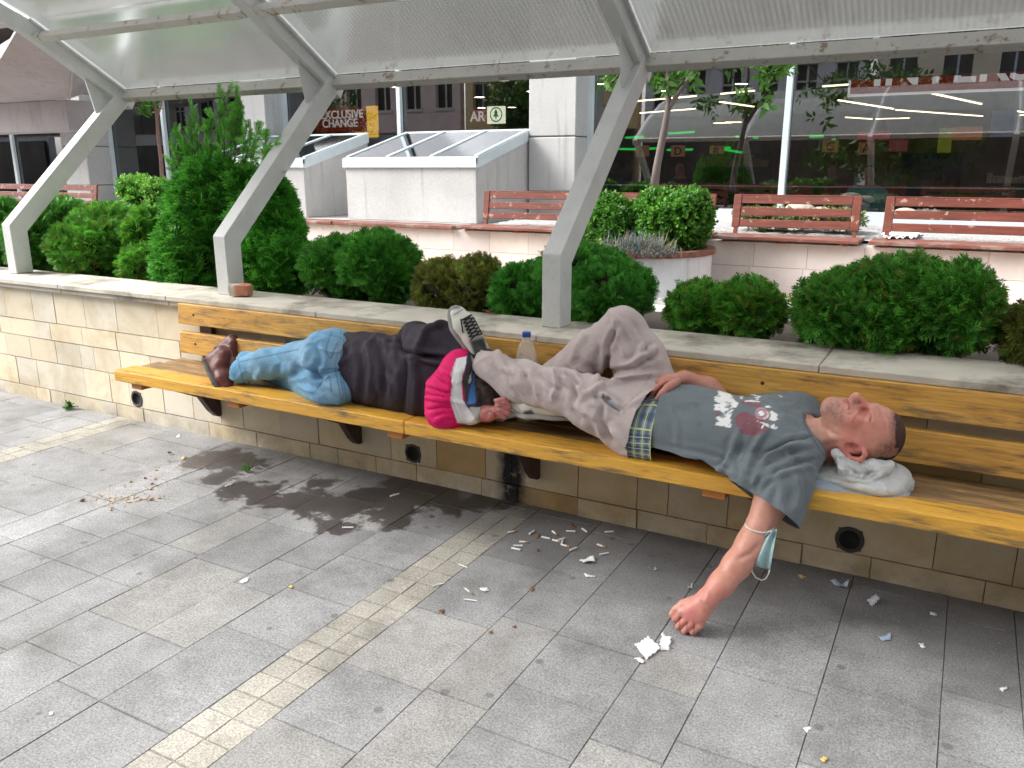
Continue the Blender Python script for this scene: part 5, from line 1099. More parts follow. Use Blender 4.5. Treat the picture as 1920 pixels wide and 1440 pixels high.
d, _ = pdist(sh.P2, [(1504,772),(1503,790),(1512,812),(1530,838),(1552,866),(1560,872)]); m = (np.clip(1-d/9, 0, 1)*sh.front); sh.V += sh.N*(.004*m)[:, None]; sh.upd()
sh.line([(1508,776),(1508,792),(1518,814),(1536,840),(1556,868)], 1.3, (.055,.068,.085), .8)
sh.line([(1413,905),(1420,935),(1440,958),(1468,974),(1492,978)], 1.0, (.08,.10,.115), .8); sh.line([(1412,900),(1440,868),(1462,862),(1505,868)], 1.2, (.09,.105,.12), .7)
FOLD = 1.0
# faded print: white block letters and a maroon portrait, cracked
WH = (.80,.80,.80); MA = (.21,.065,.085); PK = (.50,.24,.29)
z = lambda pts: [(1320+x/8, 700+y/8) for x, y in pts]
for p in ([(210,255),(300,250),(370,280),(400,250),(410,330),(460,400),(520,450),(480,520),(440,510),(420,600),(395,640),(405,800),(380,815),(300,790),(180,780),(180,740),(240,720),(180,690),(185,660),(240,640),(290,600),(240,560),(150,550),(160,470),(200,460),(250,450),(160,420),(160,350),(220,330)],): sh.paint(z(p), WH, .95)
for p in ([(215,322),(250,330),(250,340),(215,332)], [(175,436),(250,452),(250,464),(175,448)], [(330,450),(350,468),(420,460),(420,470),(340,478)], [(260,628),(330,600),(370,520),(378,490),(392,500),(380,560),(340,612),(268,640)], [(300,585),(330,560),(330,575),(305,600)]): sh.paint(z(p), ST, .9)
for p in ([(190,580),(300,590),(230,625),(195,650)],): sh.paint(z(p), MA, .8)
sh.paint(z([(520,600),(620,570),(760,640),(900,700),(960,820),(880,900),(760,930),(640,930),(540,880),(480,760),(440,700)]), MA, .85)
sh.paint(z([(540,390),(620,420),(700,425),(800,430),(870,460),(850,530),(760,500),(640,470),(560,450)]), MA, .8)
for p in ([(560,310),(590,320),(570,390),(545,380)], [(600,410),(700,400),(830,410),(830,435),(700,425),(620,430)], [(700,310),(860,345),(840,360),(720,325)], [(640,270),(800,248),(800,262),(660,290)], [(740,690),(880,740),(960,750),(980,810),(940,800),(850,740)], [(870,780),(885,780),(880,830),(868,825)], [(1000,550),(1100,610),(1100,690),(1060,715),(980,690),(1000,640),(990,590)], [(760,360),(830,350),(820,400),(780,390)], [(1000,780),(1060,760),(1060,830),(1010,830)], [(1075,810),(1105,800),(1100,840),(1075,840)], [(900,490),(960,480),(1010,510),(930,520)], [(1105,315),(1175,350),(1155,355)]): sh.paint(z(p), WH, .9)
for c0, c1, rr_ in ((860,600,9.5),):
    x, y = 1320+c0/8, 700+c1/8; q = np.hypot(*(sh.P2-(x, y)).T); m = ((np.abs(q-rr_) < 2.0) & sh.front)[:, None]; sh.C = np.where(m, np.array(PK), sh.C); m = ((q < 5) & sh.front)[:, None]; sh.C = np.where(m, np.array(WH), sh.C)
sh.line(z([(910,680),(960,650),(960,580)]), 1.6, WH, .9); sh.line(z([(940,690),(990,650),(985,580)]), 1.4, MA, .9)
pz = inpoly(sh.P2, z([(120,240),(1180,240),(1180,940),(420,940),(120,820)])); crack = sinnoise(sh.V, 260, 10, 9) > 1.05; sh.C[pz & crack] = sh.C[pz & crack]*.25+np.array(ST)*.75
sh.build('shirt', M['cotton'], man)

# trousers
TR = (.47, .395, .385); f_ = Field((-2.10, 2.75, .44), (-.95, 3.46, 1.14), .0058)
hpN, hpF = A_(1200, 800, 3.03), A_(1222, 752, 3.22)
f_.cone(hpN, hpF, .120, .125, .06); f_.cone(A_(1205, 788, 3.10), A_(1170, 770, 3.12), .150, .12, .06, flat=(0, 0, 1), f=.86)
knL, anL = A_(1052, 722, 3.02), A_(925, 682, 3.05)
f_.chain([A_(1190, 795, 3.04), A_(1120, 760, 3.02), A_(1052, 732, 3.02), A_(985, 710, 3.03), A_(930, 690, 3.045), A_(902, 676, 3.055)], [.125, .108, .086, .066, .056, .052], .05)
knR, anR = A_(1167, 612, 3.21), A_(1010, 742, 3.20)
f_.chain([A_(1218, 742, 3.22), A_(1196, 670, 3.22), knR], [.128, .108, .076], .05)
f_.chain([knR, A_(1105, 662, 3.21), A_(1048, 712, 3.20), anR], [.076, .088, .086, .085], .045)
f_.chain([onz(1150, 815, .535), onz(1200, 842, .535)], [.045, .04], .06); f_.chain([A_(910, 690, 3.03), A_(962, 728, 3.02), A_(1010, 745, 3.02)], [.03, .036, .045], .04)
f_.plane(A_(899, 668, 3.05), anL-knL, .006)
V, F = f_.mesh(3); tr = Skin(*keep_big(V, F), TR)
wp = A_(1222, 754, 3.08); wn = -plane3(wp, onz(1186, 853, .5), A_(1252, 742, 3.25)); cut(tr, ~(((tr.V-wp)@wn > 0) & (tr.V[:, 2] < np.where(tr.V[:, 1] > 3.14, .745, .80)))); snap(tr, wp, wn)
FOLD = 1.75
tr.folds([([(905,690),(950,740),(1000,768)], 8, .007), ([(930,655),(945,690),(960,700)], 6, .008), ([(948,660),(985,690),(990,710)], 7, -.008), ([(985,690),(1005,720),(1010,745)], 6, .009), ([(1008,695),(1030,720),(1050,735)], 6, -.009), ([(1030,695),(1065,715),(1100,740)], 7, .010), ([(1040,685),(1042,720),(1036,750)], 6, .008), ([(1062,690),(1080,720),(1075,760)], 6, -.009), ([(1085,690),(1130,720),(1090,745)], 7, .008), ([(1110,735),(1130,760),(1125,790)], 7, -.008), ([(1135,720),(1180,705),(1230,700)], 6, .008), ([(1120,705),(1180,690),(1235,665)], 6, -.008), ([(1165,690),(1210,665),(1232,650)], 6, .007), ([(1140,650),(1125,690),(1120,720)], 7, .010), ([(1158,610),(1140,650),(1135,690)], 6, -.011), ([(1150,590),(1160,630),(1175,670)], 7, .008), ([(1185,600),(1205,640),(1225,680)], 8, -.006), ([(1210,640),(1190,680),(1180,690)], 6, .006), ([(1145,800),(1170,830),(1185,845)], 7, .010), ([(1120,785),(1140,815),(1150,830)], 6, -.008), ([(1095,765),(1120,790),(1130,815)], 7, .008), ([(1070,765),(1082,780),(1090,790)], 6, -.008), ([(1180,760),(1215,740),(1228,735)], 6, .006), ([(1100,620),(1080,650),(1070,680)], 8, .005), ([(1130,745),(1145,760),(1163,770)], 3.5, -.012), ([(1128,738),(1150,752),(1168,768)], 4, .007), ([(935,665),(955,720),(990,765)], 3, -.003)])
tr.wrinkle((.6, 0, -.8), 24, .013, 12, wid=.26); tr.wrinkle((.9, 0, .35), 34, .008, 14, wid=.26); tr.noise(60, .0010, 13)
for xx in (1186, 1189, 1192): tr.line([(xx+8,775),(xx,850)], .9, (.30,.245,.24), .7)
tr.paint([(1130,748),(1141,742),(1166,768),(1160,772),(1140,758)], (.42,.44,.47), .9); tr.paint([(1126,744),(1132,738),(1147,748),(1138,752)], (.05,.05,.055), .8)
tr.line([(1164,768),(1200,735),(1222,700)], 1.0, (.25,.20,.195), .6); tr.line([(912,700),(960,745),(1010,768)], 1.0, (.26,.21,.205), .5)
tr.floor(SEAT-.004); tr.build('trousers', M['trouser'], man)
FOLD = 1.0
# plaid boxer shorts showing between trousers and shirt
t = NT('plaid_cotton'); P = t.pos(); s = t.new('ShaderNodeSeparateXYZ', Vector=P).outputs
def stripe(v, per, w0, w1, off=0): return t.rng(t.math('ABSOLUTE', t.math('SUBTRACT', t.math('FRACT', t.math('ADD', t.math('DIVIDE', v, per), off)), .5)), w0, w1, 1, 0)
ang = t.math('SUBTRACT', s[2], t.math('MULTIPLY', s[1], .9))
c = t.mix(t.math('MULTIPLY', stripe(s[0], .034, .20, .24), .6), (.23,.29,.36), (.03,.05,.10)); c = t.mix(t.math('MULTIPLY', stripe(ang, .05, .20, .24), .6), c, (.03,.05,.10))
c = t.mix(stripe(s[0], .034, .045, .06, .5), c, (.55,.62,.16)); c = t.mix(stripe(ang, .05, .03, .045, .5), c, (.60,.65,.20)); c = t.mix(stripe(ang, .05, .02, .03), c, (.6,.65,.62))
t.set(Base_Color=c, Roughness=.9); M['plaid'] = t.m
f_ = Field((-1.20, 2.85, .46), (-.98, 3.42, .80), .005); f_.cone(A_(1215, 800, 3.09), A_(1240, 800, 3.09), .176, .172, .04, flat=(0, 0, 1), f=.72); f_.chain([onz(1180, 838, .53), onz(1240, 852, .53)], [.03, .03], .06); f_.plane(A_(1205, 750, 3.08)-(.01, 0, 0), -wn, .004)
V, F = f_.mesh(2); bx = Skin(V, F, (1, 1, 1)); bx.noise(40, .002, 3); bx.floor(SEAT-.003); bx.build('boxer_shorts', M['plaid'], man)

# sneakers
def sneaker(heel, toe, upv, name='sneaker', ankle=None):
    """heel and toe points on the sole's middle line, upv away from the sole"""
    heel = np.array(heel); toe = np.array(toe); ax = toe-heel; L = np.linalg.norm(ax); ax /= L; upv = np.array(upv, float); upv -= ax*(upv@ax); upv /= np.linalg.norm(upv); sd_ = np.cross(ax, upv)
    g = lambda a, s, h: heel+ax*a*L+sd_*s+upv*h
    f_ = Field(np.minimum(heel, toe)-.14, np.maximum(heel, toe)+.14, .0045)
    f_.chain([g(.02, 0, .045), g(.35, 0, .045), g(.70, 0, .040), g(.93, 0, .034)], [.040, .041, .048, .036], .02, flat=sd_, f=1.0); f_.cone(g(.10, 0, .07), g(.42, 0, .068), .036, .034, .02); f_.cone(g(.45, 0, .06), g(.7, 0, .052), .032, .034, .02)
    f_.plane(g(0, 0, .018), -upv, .004); f_.cone(g(.12, 0, .115), g(.30, 0, .120), .030, .026, .008, sub=True)
    V, F = f_.mesh(2); s_ = Skin(V, F, (.62,.61,.56)); root = s_
    f_ = Field(np.minimum(heel, toe)-.14, np.maximum(heel, toe)+.14, .0045); f_.chain([g(.0, 0, .012), g(.35, 0, .012), g(.70, 0, .012), g(.95, 0, .012)], [.042, .040, .050, .038], .02, flat=upv, f=.36)
    V2, F2 = f_.mesh(1); return s_, (V2, F2), g
shoe, sole, g = sneaker(A_(893, 662, 3.10), A_(851, 585, 3.06), (.75, -.55, .30))
shoe.C[:] = (.62,.61,.55); 
shoe.paint([(868,597),(892,590),(908,630),(908,655),(880,640)], (.36,.34,.32), .9, soft=3); shoe.paint([(880,640),(908,632),(916,660),(890,668)], (.03,.03,.032), .95, soft=3); shoe.paint([(840,563),(868,566),(862,578),(842,582)], (.05,.05,.05), .9, soft=3)
shoe.line([(852,590),(868,580)], 1, (.08,.08,.08), .8); shoe.line([(842,620),(856,628),(870,655)], 1, (.1,.1,.1), .7); shoe.line([(872,566),(876,585)], 1, (.1,.1,.1), .7)
so = shoe.build('sneaker', M['sneaker'], man); bv = bvh(shoe); mkmesh('sole', *sole, mat('sneaker_sole', (.34,.33,.31), .8, .2, 20), so, smooth=True)
mb = MB()
def lace(pts):
    q_ = [hit(bv, x, y, .004) for x, y in pts]; q_ = [p for p in q_ if p is not None]
    if len(q_) > 1: mb.tube(q_, .0032, 6)
seg = lambda a, b, n=5: [(a[0]+(b[0]-a[0])*i/n, a[1]+(b[1]-a[1])*i/n) for i in range(n+1)]
for i in range(6):
    t0, t1 = i/6, (i+1)/6; Lp = lambda t_: (866+16*t_, 600+38*t_); Rp = lambda t_: (884+20*t_, 590+36*t_)
    lace(seg(Lp(t0), Rp(t1))); lace(seg(Rp(t0), Lp(t1)))
lace(seg((864,598),(868,624),4)); lace(seg((884,588),(904,627),6)); lace(seg((866,600),(884,590),4))
if mb.v: mb.build('laces', M['black'], so, smooth=True)
shoe2, sole2, g2 = sneaker(A_(1082, 783, 3.09), A_(955, 769, 3.03), (0, -.35, 1))
shoe2.paint([(980,772),(996,768),(1010,785),(990,788)], (.035,.045,.07), .95, soft=2); shoe2.line([(950,760),(975,775),(1060,782)], 1.2, (.12,.12,.12), .7); shoe2.line([(962,752),(975,770)], 1, (.15,.15,.15), .6)
so2 = shoe2.build('sneaker', M['sneaker'], man); mkmesh('sole', *sole2, mat('sneaker_sole', (.34,.33,.31), .8, .2, 20), so2, smooth=True)
f_ = Field(A_(905, 665, 3.06)-.12, A_(905, 665, 3.06)+.12, .005); f_.cone(A_(890, 662, 3.075), A_(922, 676, 3.055), .040, .046, .02); V, F = f_.mesh(2); mkmesh('sock', V, F, M['black'], man, smooth=True)

# ---------------------------------------------------------------- the second sleeper, back to the viewer
p2 = empty('person', (-2.6, 3.12, SEAT), 'person in dark jacket with pink hood and blue jeans, asleep facing the backrest', 'person', 'people asleep on the yellow bench')
# body: head, neck, near hand as one surface
f_ = Field((-2.35, 2.86, .46), (-1.60, 3.42, .94), .0045)
hd = A_(918, 733, 3.10)
f_.ell(hd, (.10, .10, .088), .02); f_.cone(hd+(-.05, 0, -.01), A_(850, 728, 3.12), .065, .08, .04); f_.cone(A_(850, 728, 3.12), A_(790, 715, 3.14), .10, .13, .05)
f_.cone(A_(880, 775, 3.03), A_(915, 776, 2.985), .042, .036, .03); f_.cone(A_(912, 776, 2.985), A_(934, 772, 2.985), .030, .032, .015, flat=(0, 1, .3), f=.75); f_.cone(A_(850, 735, 3.1), A_(880, 775, 3.03), .06, .045, .03)
for pts, rr_ in (([(936,764),(951,756),(946,748),(929,751)], .0115), ([(938,768),(955,764),(948,757),(931,759)], .0118), ([(938,773),(953,774),(946,768),(933,767)], .0115), ([(934,779),(946,782),(941,776),(930,773)], .0105)):
    f_.chain([A_(x, y, 2.975-.004*i) for i, (x, y) in enumerate(pts)], [rr_*1.1, rr_*1.05, rr_, rr_*.85], .004)
f_.chain([A_(918, 785, 2.965), A_(922, 782, 2.95), A_(919, 776, 2.943)], [.015, .0125, .010], .005)
V, F = f_.mesh(2); b2 = Skin(*keep_big(V, F), (.40,.145,.13)); b2.spot(925,780,16,(.46,.15,.15),.7)
for x, y in ((930,751),(931,760),(933,768),(920,776)): b2.spot(x, y, 3, (.62,.36,.31), .7)
for p in ([(936,756),(952,760)], [(936,763),(953,769)], [(934,771),(948,779)]): b2.line(p, 1.2, (.14,.03,.03), .7)  # finger gaps drawn dark, their shade put into the skin colour
b2.floor(SEAT-.003); b2.build('body', M['skin'], p2)
f_ = Field(hd-.2, hd+.2, .0045); f_.ell(hd+(0, 0, .004), (.108, .108, .095), .02); f_.ell(A_(903, 712, 3.06), (.06, .06, .05), .03); f_.ell(A_(912, 765, 3.02), (.04, .03, .03), .03)
V, F = f_.mesh(2); hr = Skin(V, F, (.060,.036,.029))
for i in range(16):
    a = -10+i*5; hr.folds([([(884+a*.5, 690+i*2), (905+a*.4, 715+i*2.5), (935+a*.1, 735+i*2.6)], 2.0, (.005 if i % 2 else -.006))], upd=False)
hr.upd(); hr.wrinkle((.5, 0, -.9), 60, .006, 5, wid=.3); hr.noise(70, .002, 5, (1, 1, 1)); hr.noise(200, .0012, 6)
hr.C *= (1+.5*np.clip(sinnoise(hr.V*np.array((1, 1, 1)), 180, 10, 7), -1, 1.5))[:, None]
hr.floor(SEAT-.002); t = NT('dark_hair'); t.set(Base_Color=t.attr(), Roughness=.38); t.bump(t.noise(t.pos((1, 1, 2.5)), 90, 4, .6, 2), .8, .008); hr.build('hair', t.m, p2)
# jeans
JE = (.125, .295, .470); f_ = Field((-3.65, 2.78, .46), (-2.50, 3.40, .98), .0060)
f_.cone(A_(628, 672, 3.12), A_(618, 718, 3.08), .120, .125, .06, flat=(1, 0, 0), f=.95); f_.cone(A_(640, 668, 3.13), A_(650, 712, 3.10), .120, .118, .05); f_.ell(A_(612, 668, 3.03), (.13, .12, .115), .05); f_.ell(A_(622, 728, 3.0), (.13, .11, .09), .05)
f_.chain([A_(615, 668, 3.10), A_(560, 676, 3.12), A_(500, 682, 3.07), A_(452, 695, 3.03)], [.125, .090, .074, .068], .05)
f_.chain([A_(608, 722, 3.08), A_(560, 712, 3.17), A_(505, 690, 3.21), A_(462, 676, 3.22)], [.118, .086, .066, .056], .03)
V, F = f_.mesh(3); jn = Skin(*keep_big(V, F), JE); ka = A_(446, 694, 3.03); cut(jn, ~(((jn.V-ka)@np.array((-1, 0, .25)) > 0) & (jn.V[:, 1] < 3.13)))
FOLD = 1.4
jn.folds([([(590,640),(600,670),(590,705)], 7, -.010), ([(578,650),(570,680),(590,715)], 7, .008), ([(560,690),(590,700),(610,715)], 6, -.012), ([(540,715),(580,708),(600,730)], 6, .008), ([(620,690),(600,705),(590,712)], 5, -.008), ([(470,665),(490,690),(480,715)], 7, .006), ([(500,655),(525,680),(520,705)], 7, -.007), ([(530,655),(550,675),(545,700)], 8, .006), ([(555,720),(575,730),(590,735)], 5, .007), ([(650,690),(625,695),(598,712)], 3.5, -.006), ([(600,735),(620,750),(640,760)], 6, .006), ([(455,690),(470,705),(465,720)], 6, -.005), ([(600,630),(625,640),(635,665)], 8, .004)])
jn.wrinkle((.45, 0, .9), 30, .010, 22, wid=.26); jn.wrinkle((.9, 0, -.3), 44, .006, 24, wid=.26); jn.noise(70, .0008, 23)
FAD = (.36,.50,.60)
for x, y, r_, a in ((625,660,26,.40),(625,730,26,.5),(560,665,30,.35),(490,680,26,.3),(470,700,20,.25),(650,650,14,.3)): jn.spot(x, y, r_, FAD, a)
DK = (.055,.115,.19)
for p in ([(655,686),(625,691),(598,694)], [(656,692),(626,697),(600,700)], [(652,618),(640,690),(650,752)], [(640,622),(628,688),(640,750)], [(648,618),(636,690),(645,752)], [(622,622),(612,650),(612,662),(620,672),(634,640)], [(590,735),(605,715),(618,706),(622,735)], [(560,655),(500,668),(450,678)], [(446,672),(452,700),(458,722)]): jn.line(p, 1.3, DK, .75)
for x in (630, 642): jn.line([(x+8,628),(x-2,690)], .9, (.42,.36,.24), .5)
jn.spot(590,708,10,DK,.6); jn.floor(SEAT-.003); jn.build('jeans', M['denim'], p2)  # the spot paints the shaded hollow between thigh and hip
# jacket
JC = (.031, .023, .035); f_ = Field((-2.84, 2.74, .46), (-1.86, 3.42, 1.06), .0060)
f_.chain([A_(660, 690, 3.13), A_(700, 698, 3.13), A_(745, 706, 3.13), A_(800, 716, 3.12), A_(845, 722, 3.12)], [.172, .176, .182, .178, .14], .05, flat=(0, 1, 0), f=.82)
f_.chain([A_(850, 672, 3.13), A_(815, 645, 3.13), A_(778, 640, 3.16)], [.105, .088, .074], .045); f_.cone(A_(778, 640, 3.16), A_(800, 665, 3.25), .074, .07, .04)
V, F = f_.mesh(3); jk = Skin(*keep_big(V, F), JC); cut(jk, ~(((jk.V-A_(652, 690, 3.12))@np.array((-1, 0, -.12)) > 0)))
jk.folds([([(690,640),(695,690),(690,760)], 8, .008), ([(710,640),(720,690),(715,765)], 7, -.010), ([(705,632),(735,650),(770,655)], 6, .009), ([(740,650),(745,700),(735,770)], 9, .009), ([(765,670),(760,710),(755,775)], 6, -.010), ([(778,672),(780,720),(775,785)], 8, .007), ([(752,612),(748,640),(762,660),(800,668),(840,672)], 5, -.014), ([(770,610),(800,620),(830,650)], 9, .005), ([(800,605),(830,620),(850,650)], 6, -.004), ([(660,650),(672,690),(668,745)], 9, .005), ([(790,675),(830,685),(870,672)], 5, .006), ([(720,700),(735,720),(732,745)], 5, .006), ([(700,720),(708,740),(706,762)], 5, -.006)])
jk.wrinkle((.15, 0, 1), 26, .017, 32); jk.wrinkle((.8, 0, .5), 38, .010, 34); jk.noise(60, .0010, 33)
for p in ([(762,662),(760,700),(752,775)], [(762,662),(800,668),(850,668),(875,668)], [(655,622),(648,690),(652,752)]): jk.line(p, .9, (.018,.014,.02), .8)
jk.floor(SEAT-.003); jk.build('jacket', M['nylon'], p2)
FOLD = 1.1
# hood fallen over the shoulder: pink with a white band and grey lining
PKC = (.66,.006,.125); f_ = Field((-2.28, 2.72, .44), (-1.74, 3.34, .92), .0050)
f_.cone(A_(862, 700, 3.03), A_(846, 765, 2.98), .105, .100, .05, flat=(1, .2, 0), f=.80); f_.cone(A_(836, 735, 2.99), A_(830, 775, 2.965), .095, .075, .05); f_.cone(A_(872, 690, 3.05), A_(888, 772, 2.99), .075, .055, .04)
f_.cone(A_(905, 700, 3.0), A_(905, 755, 2.95), .058, .05, .012, sub=True)
V, F = f_.mesh(3); hod = Skin(*keep_big(V, F), PKC)
hod.paint([(855,672),(876,668),(866,715),(868,752),(896,792),(880,800),(857,792),(844,752),(846,700)], (.74,.73,.74), 1, front=False)
hod.paint([(876,662),(900,640),(960,640),(960,800),(915,800),(896,790),(872,755),(868,715)], (.045,.038,.05), 1, front=False)
hod.paint([(882,660),(893,668),(884,700),(880,720),(876,716),(886,690)], (.42,.41,.39), .95); hod.paint([(886,698),(891,698),(890,757),(876,759),(882,725)], (.05,.16,.42), .95); hod.paint([(880,764),(905,764),(916,787),(897,794),(884,775)], (.46,.46,.43), .95)
hod.folds([([(815,700),(832,712),(846,720)], 4, .007), ([(800,725),(822,732),(844,738)], 4, -.008), ([(795,745),(820,748),(843,752)], 4, .008), ([(800,770),(825,764),(846,766)], 4, -.007), ([(815,790),(835,780),(852,782)], 4, .006), ([(830,690),(845,695),(850,700)], 4, -.005), ([(856,676),(846,715),(848,755),(860,790)], 2.5, -.007), ([(867,685),(866,720),(872,755),(890,785)], 2.5, -.006), ([(862,690),(857,720),(860,750),(876,785)], 4, .004)])
hod.wrinkle((1, 0, -.1), 40, .006, 42); hod.noise(60, .001, 43); hod.floor(SEAT-.003); hod.build('hood', M['nylon'], p2)
# brown shoes
def brownshoe(c, ax, upv, L, name):
    ax = np.array(ax, float); ax /= np.linalg.norm(ax); upv = np.array(upv, float); upv -= ax*(upv@ax); upv /= np.linalg.norm(upv); sd_ = np.cross(ax, upv); c = np.array(c); g = lambda a, s, h: c+ax*a*L+sd_*s+upv*h
    f_ = Field(c-.24, c+.24, .0048); f_.chain([g(-.42, 0, .045), g(-.1, 0, .045), g(.22, 0, .038), g(.42, 0, .030)], [.042, .043, .046, .034], .02); f_.cone(g(-.34, 0, .085), g(-.12, 0, .085), .040, .040, .025); f_.cone(g(-.34, 0, .12), g(-.22, 0, .125), .036, .034, .02); f_.plane(g(0, 0, .016), -upv, .004)
    V, F = f_.mesh(2); s_ = Skin(V, F, (.115,.030,.024)); s_.noise(40, .0012, 3); o = s_.build(name, M['leather'], p2)
    f_ = Field(c-.24, c+.24, .0048); f_.chain([g(-.44, 0, .006), g(-.1, 0, .006), g(.22, 0, .006), g(.43, 0, .006)], [.046, .042, .050, .038], .02, flat=upv, f=.36); V, F = f_.mesh(1); q_ = Skin(V, F, (1, 1, 1))
    tread = (np.sin(((q_.V-c)@ax)*190) > 0) & (((q_.V-c)@upv) < .0); q_.V[tread] += upv*.004; mkmesh('sole', q_.V, q_.F, M['rubber'], o, smooth=True); return s_, o, g
s1, o1, g = brownshoe(A_(405, 708, 2.99), A_(420, 734, 2.97)-A_(392, 686, 3.03), A_(440, 696, 3.02)-A_(404, 712, 3.0), .25, 'brown_shoe'); bv = bvh(s1)
s1x, o2, g = brownshoe(A_(424, 684, 3.24), A_(432, 704, 3.2)-A_(414, 668, 3.26), A_(472, 664, 3.22)-A_(428, 684, 3.22), .25, 'brown_shoe')
# ================================================================ small things on bench, coping and ground
# plastic bottle with a blue cap standing on the seat behind the legs
b = ony(987, 690, 3.20); b[2] = SEAT-.004; bt = empty('plastic_bottle', tuple(b), 'empty clear plastic bottle with a blue cap standing upright against the backrest', 'bottle')
topz = ony(987, 622, 3.20)[2]-b[2]; h = topz
t = NT('clear_plastic'); t.set(Base_Color=(.95, .96, .97), Roughness=.08, IOR=1.3); t.p.inputs['Transmission Weight'].default_value = .4; t.p.inputs['Alpha'].default_value = .42; M['pet'] = t.m
mb = MB(); R_ = .047; mb.lathe(b, [(.001,.004),(R_*.8,.0),(R_,.015),(R_,h*.22),(R_*.94,h*.26),(R_,h*.30),(R_,h*.42),(R_*.95,h*.45),(R_,h*.5),(R_*1.02,h*.68),(R_*.97,h*.75),(R_*.80,h*.83),(R_*.52,h*.895),(.016,h*.925),(.016,h*.932),(.020,h*.934),(.020,h*.94),(.015,h*.942)], 28); mb.build('bottle_body', M['pet'], bt, smooth=True)
mb = MB(); mb.lathe(b, [(.019,h*.945),(.0195,h*.948),(.0195,h*.995),(.017,h),(.001,h)], 24); mb.build('cap', mat('blue_cap', (.02,.07,.36), .4, .05, 5, bump=0), bt, smooth=False)
# broken brick beside the second post
c = onz(452, 556, .878); t = NT('brick'); nn = t.noise(t.pos(), 14, 5, .6); sx = t.new('ShaderNodeSeparateXYZ', Vector=t.pos()).outputs
c_ = t.mix(t.rng(t.math('ADD', sx[0], t.math('MULTIPLY', nn, .03)), c[0]+.02, c[0]-.005), t.ramp(nn, [(.3, (.40,.14,.085)), (.7, (.52,.24,.16))]), t.ramp(nn, [(.3, (.48,.42,.36)), (.7, (.66,.60,.53))])); t.set(Base_Color=c_, Roughness=.9); t.bump(t.noise(t.pos(), 60, 4), .6, .006)
bm = bmesh.new(); bmesh.ops.create_cube(bm, size=1); bmesh.ops.subdivide_edges(bm, edges=bm.edges, cuts=7, use_grid_fill=True); v = np.array([x.co[:] for x in bm.verts]); f = [tuple(q.index for q in p.verts) for p in bm.faces]; bm.free()
v *= 1-.10*(np.abs(v).sum(1)/1.5)[:, None]**4; v = v*(.125, .075, .068); v += .0035*np.stack([sinnoise(v, 90, 8, k) for k in range(3)], 1); a = .35; v = v@np.array(((math.cos(a), math.sin(a), 0), (-math.sin(a), math.cos(a), 0), (0, 0, 1)))
v[:, 2] -= v[:, 2].min(); tag(mkmesh('brick', v+c, f, t.m), 'broken red brick with pale mortar lying on the coping beside the second post', 'brick')
# pillow of plastic bags under the head
def m_bag(name, col, tr=.35):
    t = NT(name); P = t.pos(); c = t.ramp(t.noise(P, 16, 5, .6), [(.3, tuple(x*.86 for x in col)), (.7, col)]); t.set(Base_Color=c, Roughness=.32); t.bump(t.noise(P, 26, 6, .7, 1.5), .7, .02)
    tl = t.new('ShaderNodeBsdfTranslucent', Color=c); mx = t.new('ShaderNodeMixShader', Fac=tr); t.put(mx.inputs[1], t.p.outputs[0]); t.put(mx.inputs[2], tl.outputs[0]); t.put(t.out.inputs[0], mx.outputs[0]); return t.m
def crumple(sk_, amp, fr, seed):
    n = np.zeros(len(sk_.V))
    for i in range(3): n += (1-np.abs(sinnoise(sk_.V, fr*1.7**i, 7, seed+i)))*amp/1.6**i
    sk_.V = sk_.V+sk_.N*n[:, None]; sk_.upd(); return sk_
f_ = Field((-.52, 2.88, .47), (-.02, 3.36, .66), .0052)
f_.cone(A_(1540, 898, 3.08), A_(1640, 915, 3.10), .120, .118, .03, flat=(0, 0, 1), f=.30); f_.cone(A_(1560, 895, 3.2), A_(1640, 897, 3.2), .10, .10, .03, flat=(0, 0, 1), f=.33)
V, F = f_.mesh(2); lo = Skin(*keep_big(V, F), (1, 1, 1)); crumple(lo, .006, 30, 3); lo.floor(SEAT-.003)
tag(lo.build('folded_garment', m_bag('pale_blue_plastic', (.50,.60,.72), .12), None), 'pale blue folded plastic wrapped bundle lying on the seat beneath the white bag', 'bundle')
f_ = Field((-.52, 2.86, .50), (-.02, 3.34, .74), .0050)
f_.cone(A_(1552, 884, 3.10), A_(1630, 897, 3.10), .105, .125, .03, flat=(0, 0, 1), f=.28); f_.cone(A_(1630, 888, 3.12), A_(1655, 883, 3.14), .10, .08, .03, flat=(0, 0, 1), f=.42)
f_.cone(A_(1590, 885, 3.02), A_(1568, 850, 3.02), .030, .008, .02); f_.cone(A_(1600, 888, 3.02), A_(1634, 871, 3.03), .028, .014, .02); f_.cone(A_(1645, 878, 3.04), A_(1669, 870, 3.05), .03, .012, .02)
f_.cone(A_(1568, 850, 3.02), A_(1580, 880, 2.99), .008, .014, .012); f_.cone(A_(1568, 850, 3.02), A_(1606, 876, 3.02), .007, .016, .015)
V, F = f_.mesh(2); bg = Skin(*keep_big(V, F), (1, 1, 1)); crumple(bg, .006, 26, 8); bg.wrinkle((.7, .3, -.6), 34, .010, 9, along=.5, wid=.3); bg.wrinkle((.2, .3, .9), 50, .006, 10, along=.5, wid=.3)
bg.folds([([(1568,852),(1575,880),(1590,900)], 2.6, .007), ([(1570,852),(1605,868),(1635,862)], 2.6, .006), ([(1580,870),(1610,890),(1640,885)], 3, -.006), ([(1592,900),(1630,905),(1660,885)], 3, .006), ([(1600,870),(1605,885),(1600,895)], 3, -.006), ([(1620,866),(1622,885),(1612,900)], 3, .005), ([(1530,890),(1560,897),(1600,908)], 3, -.004)])
bag = bg.build('plastic_bag', m_bag('white_plastic', (.90,.92,.92), .30), None); tag(bag, 'crumpled white plastic bag used as a pillow under the sleeping head', 'bag')
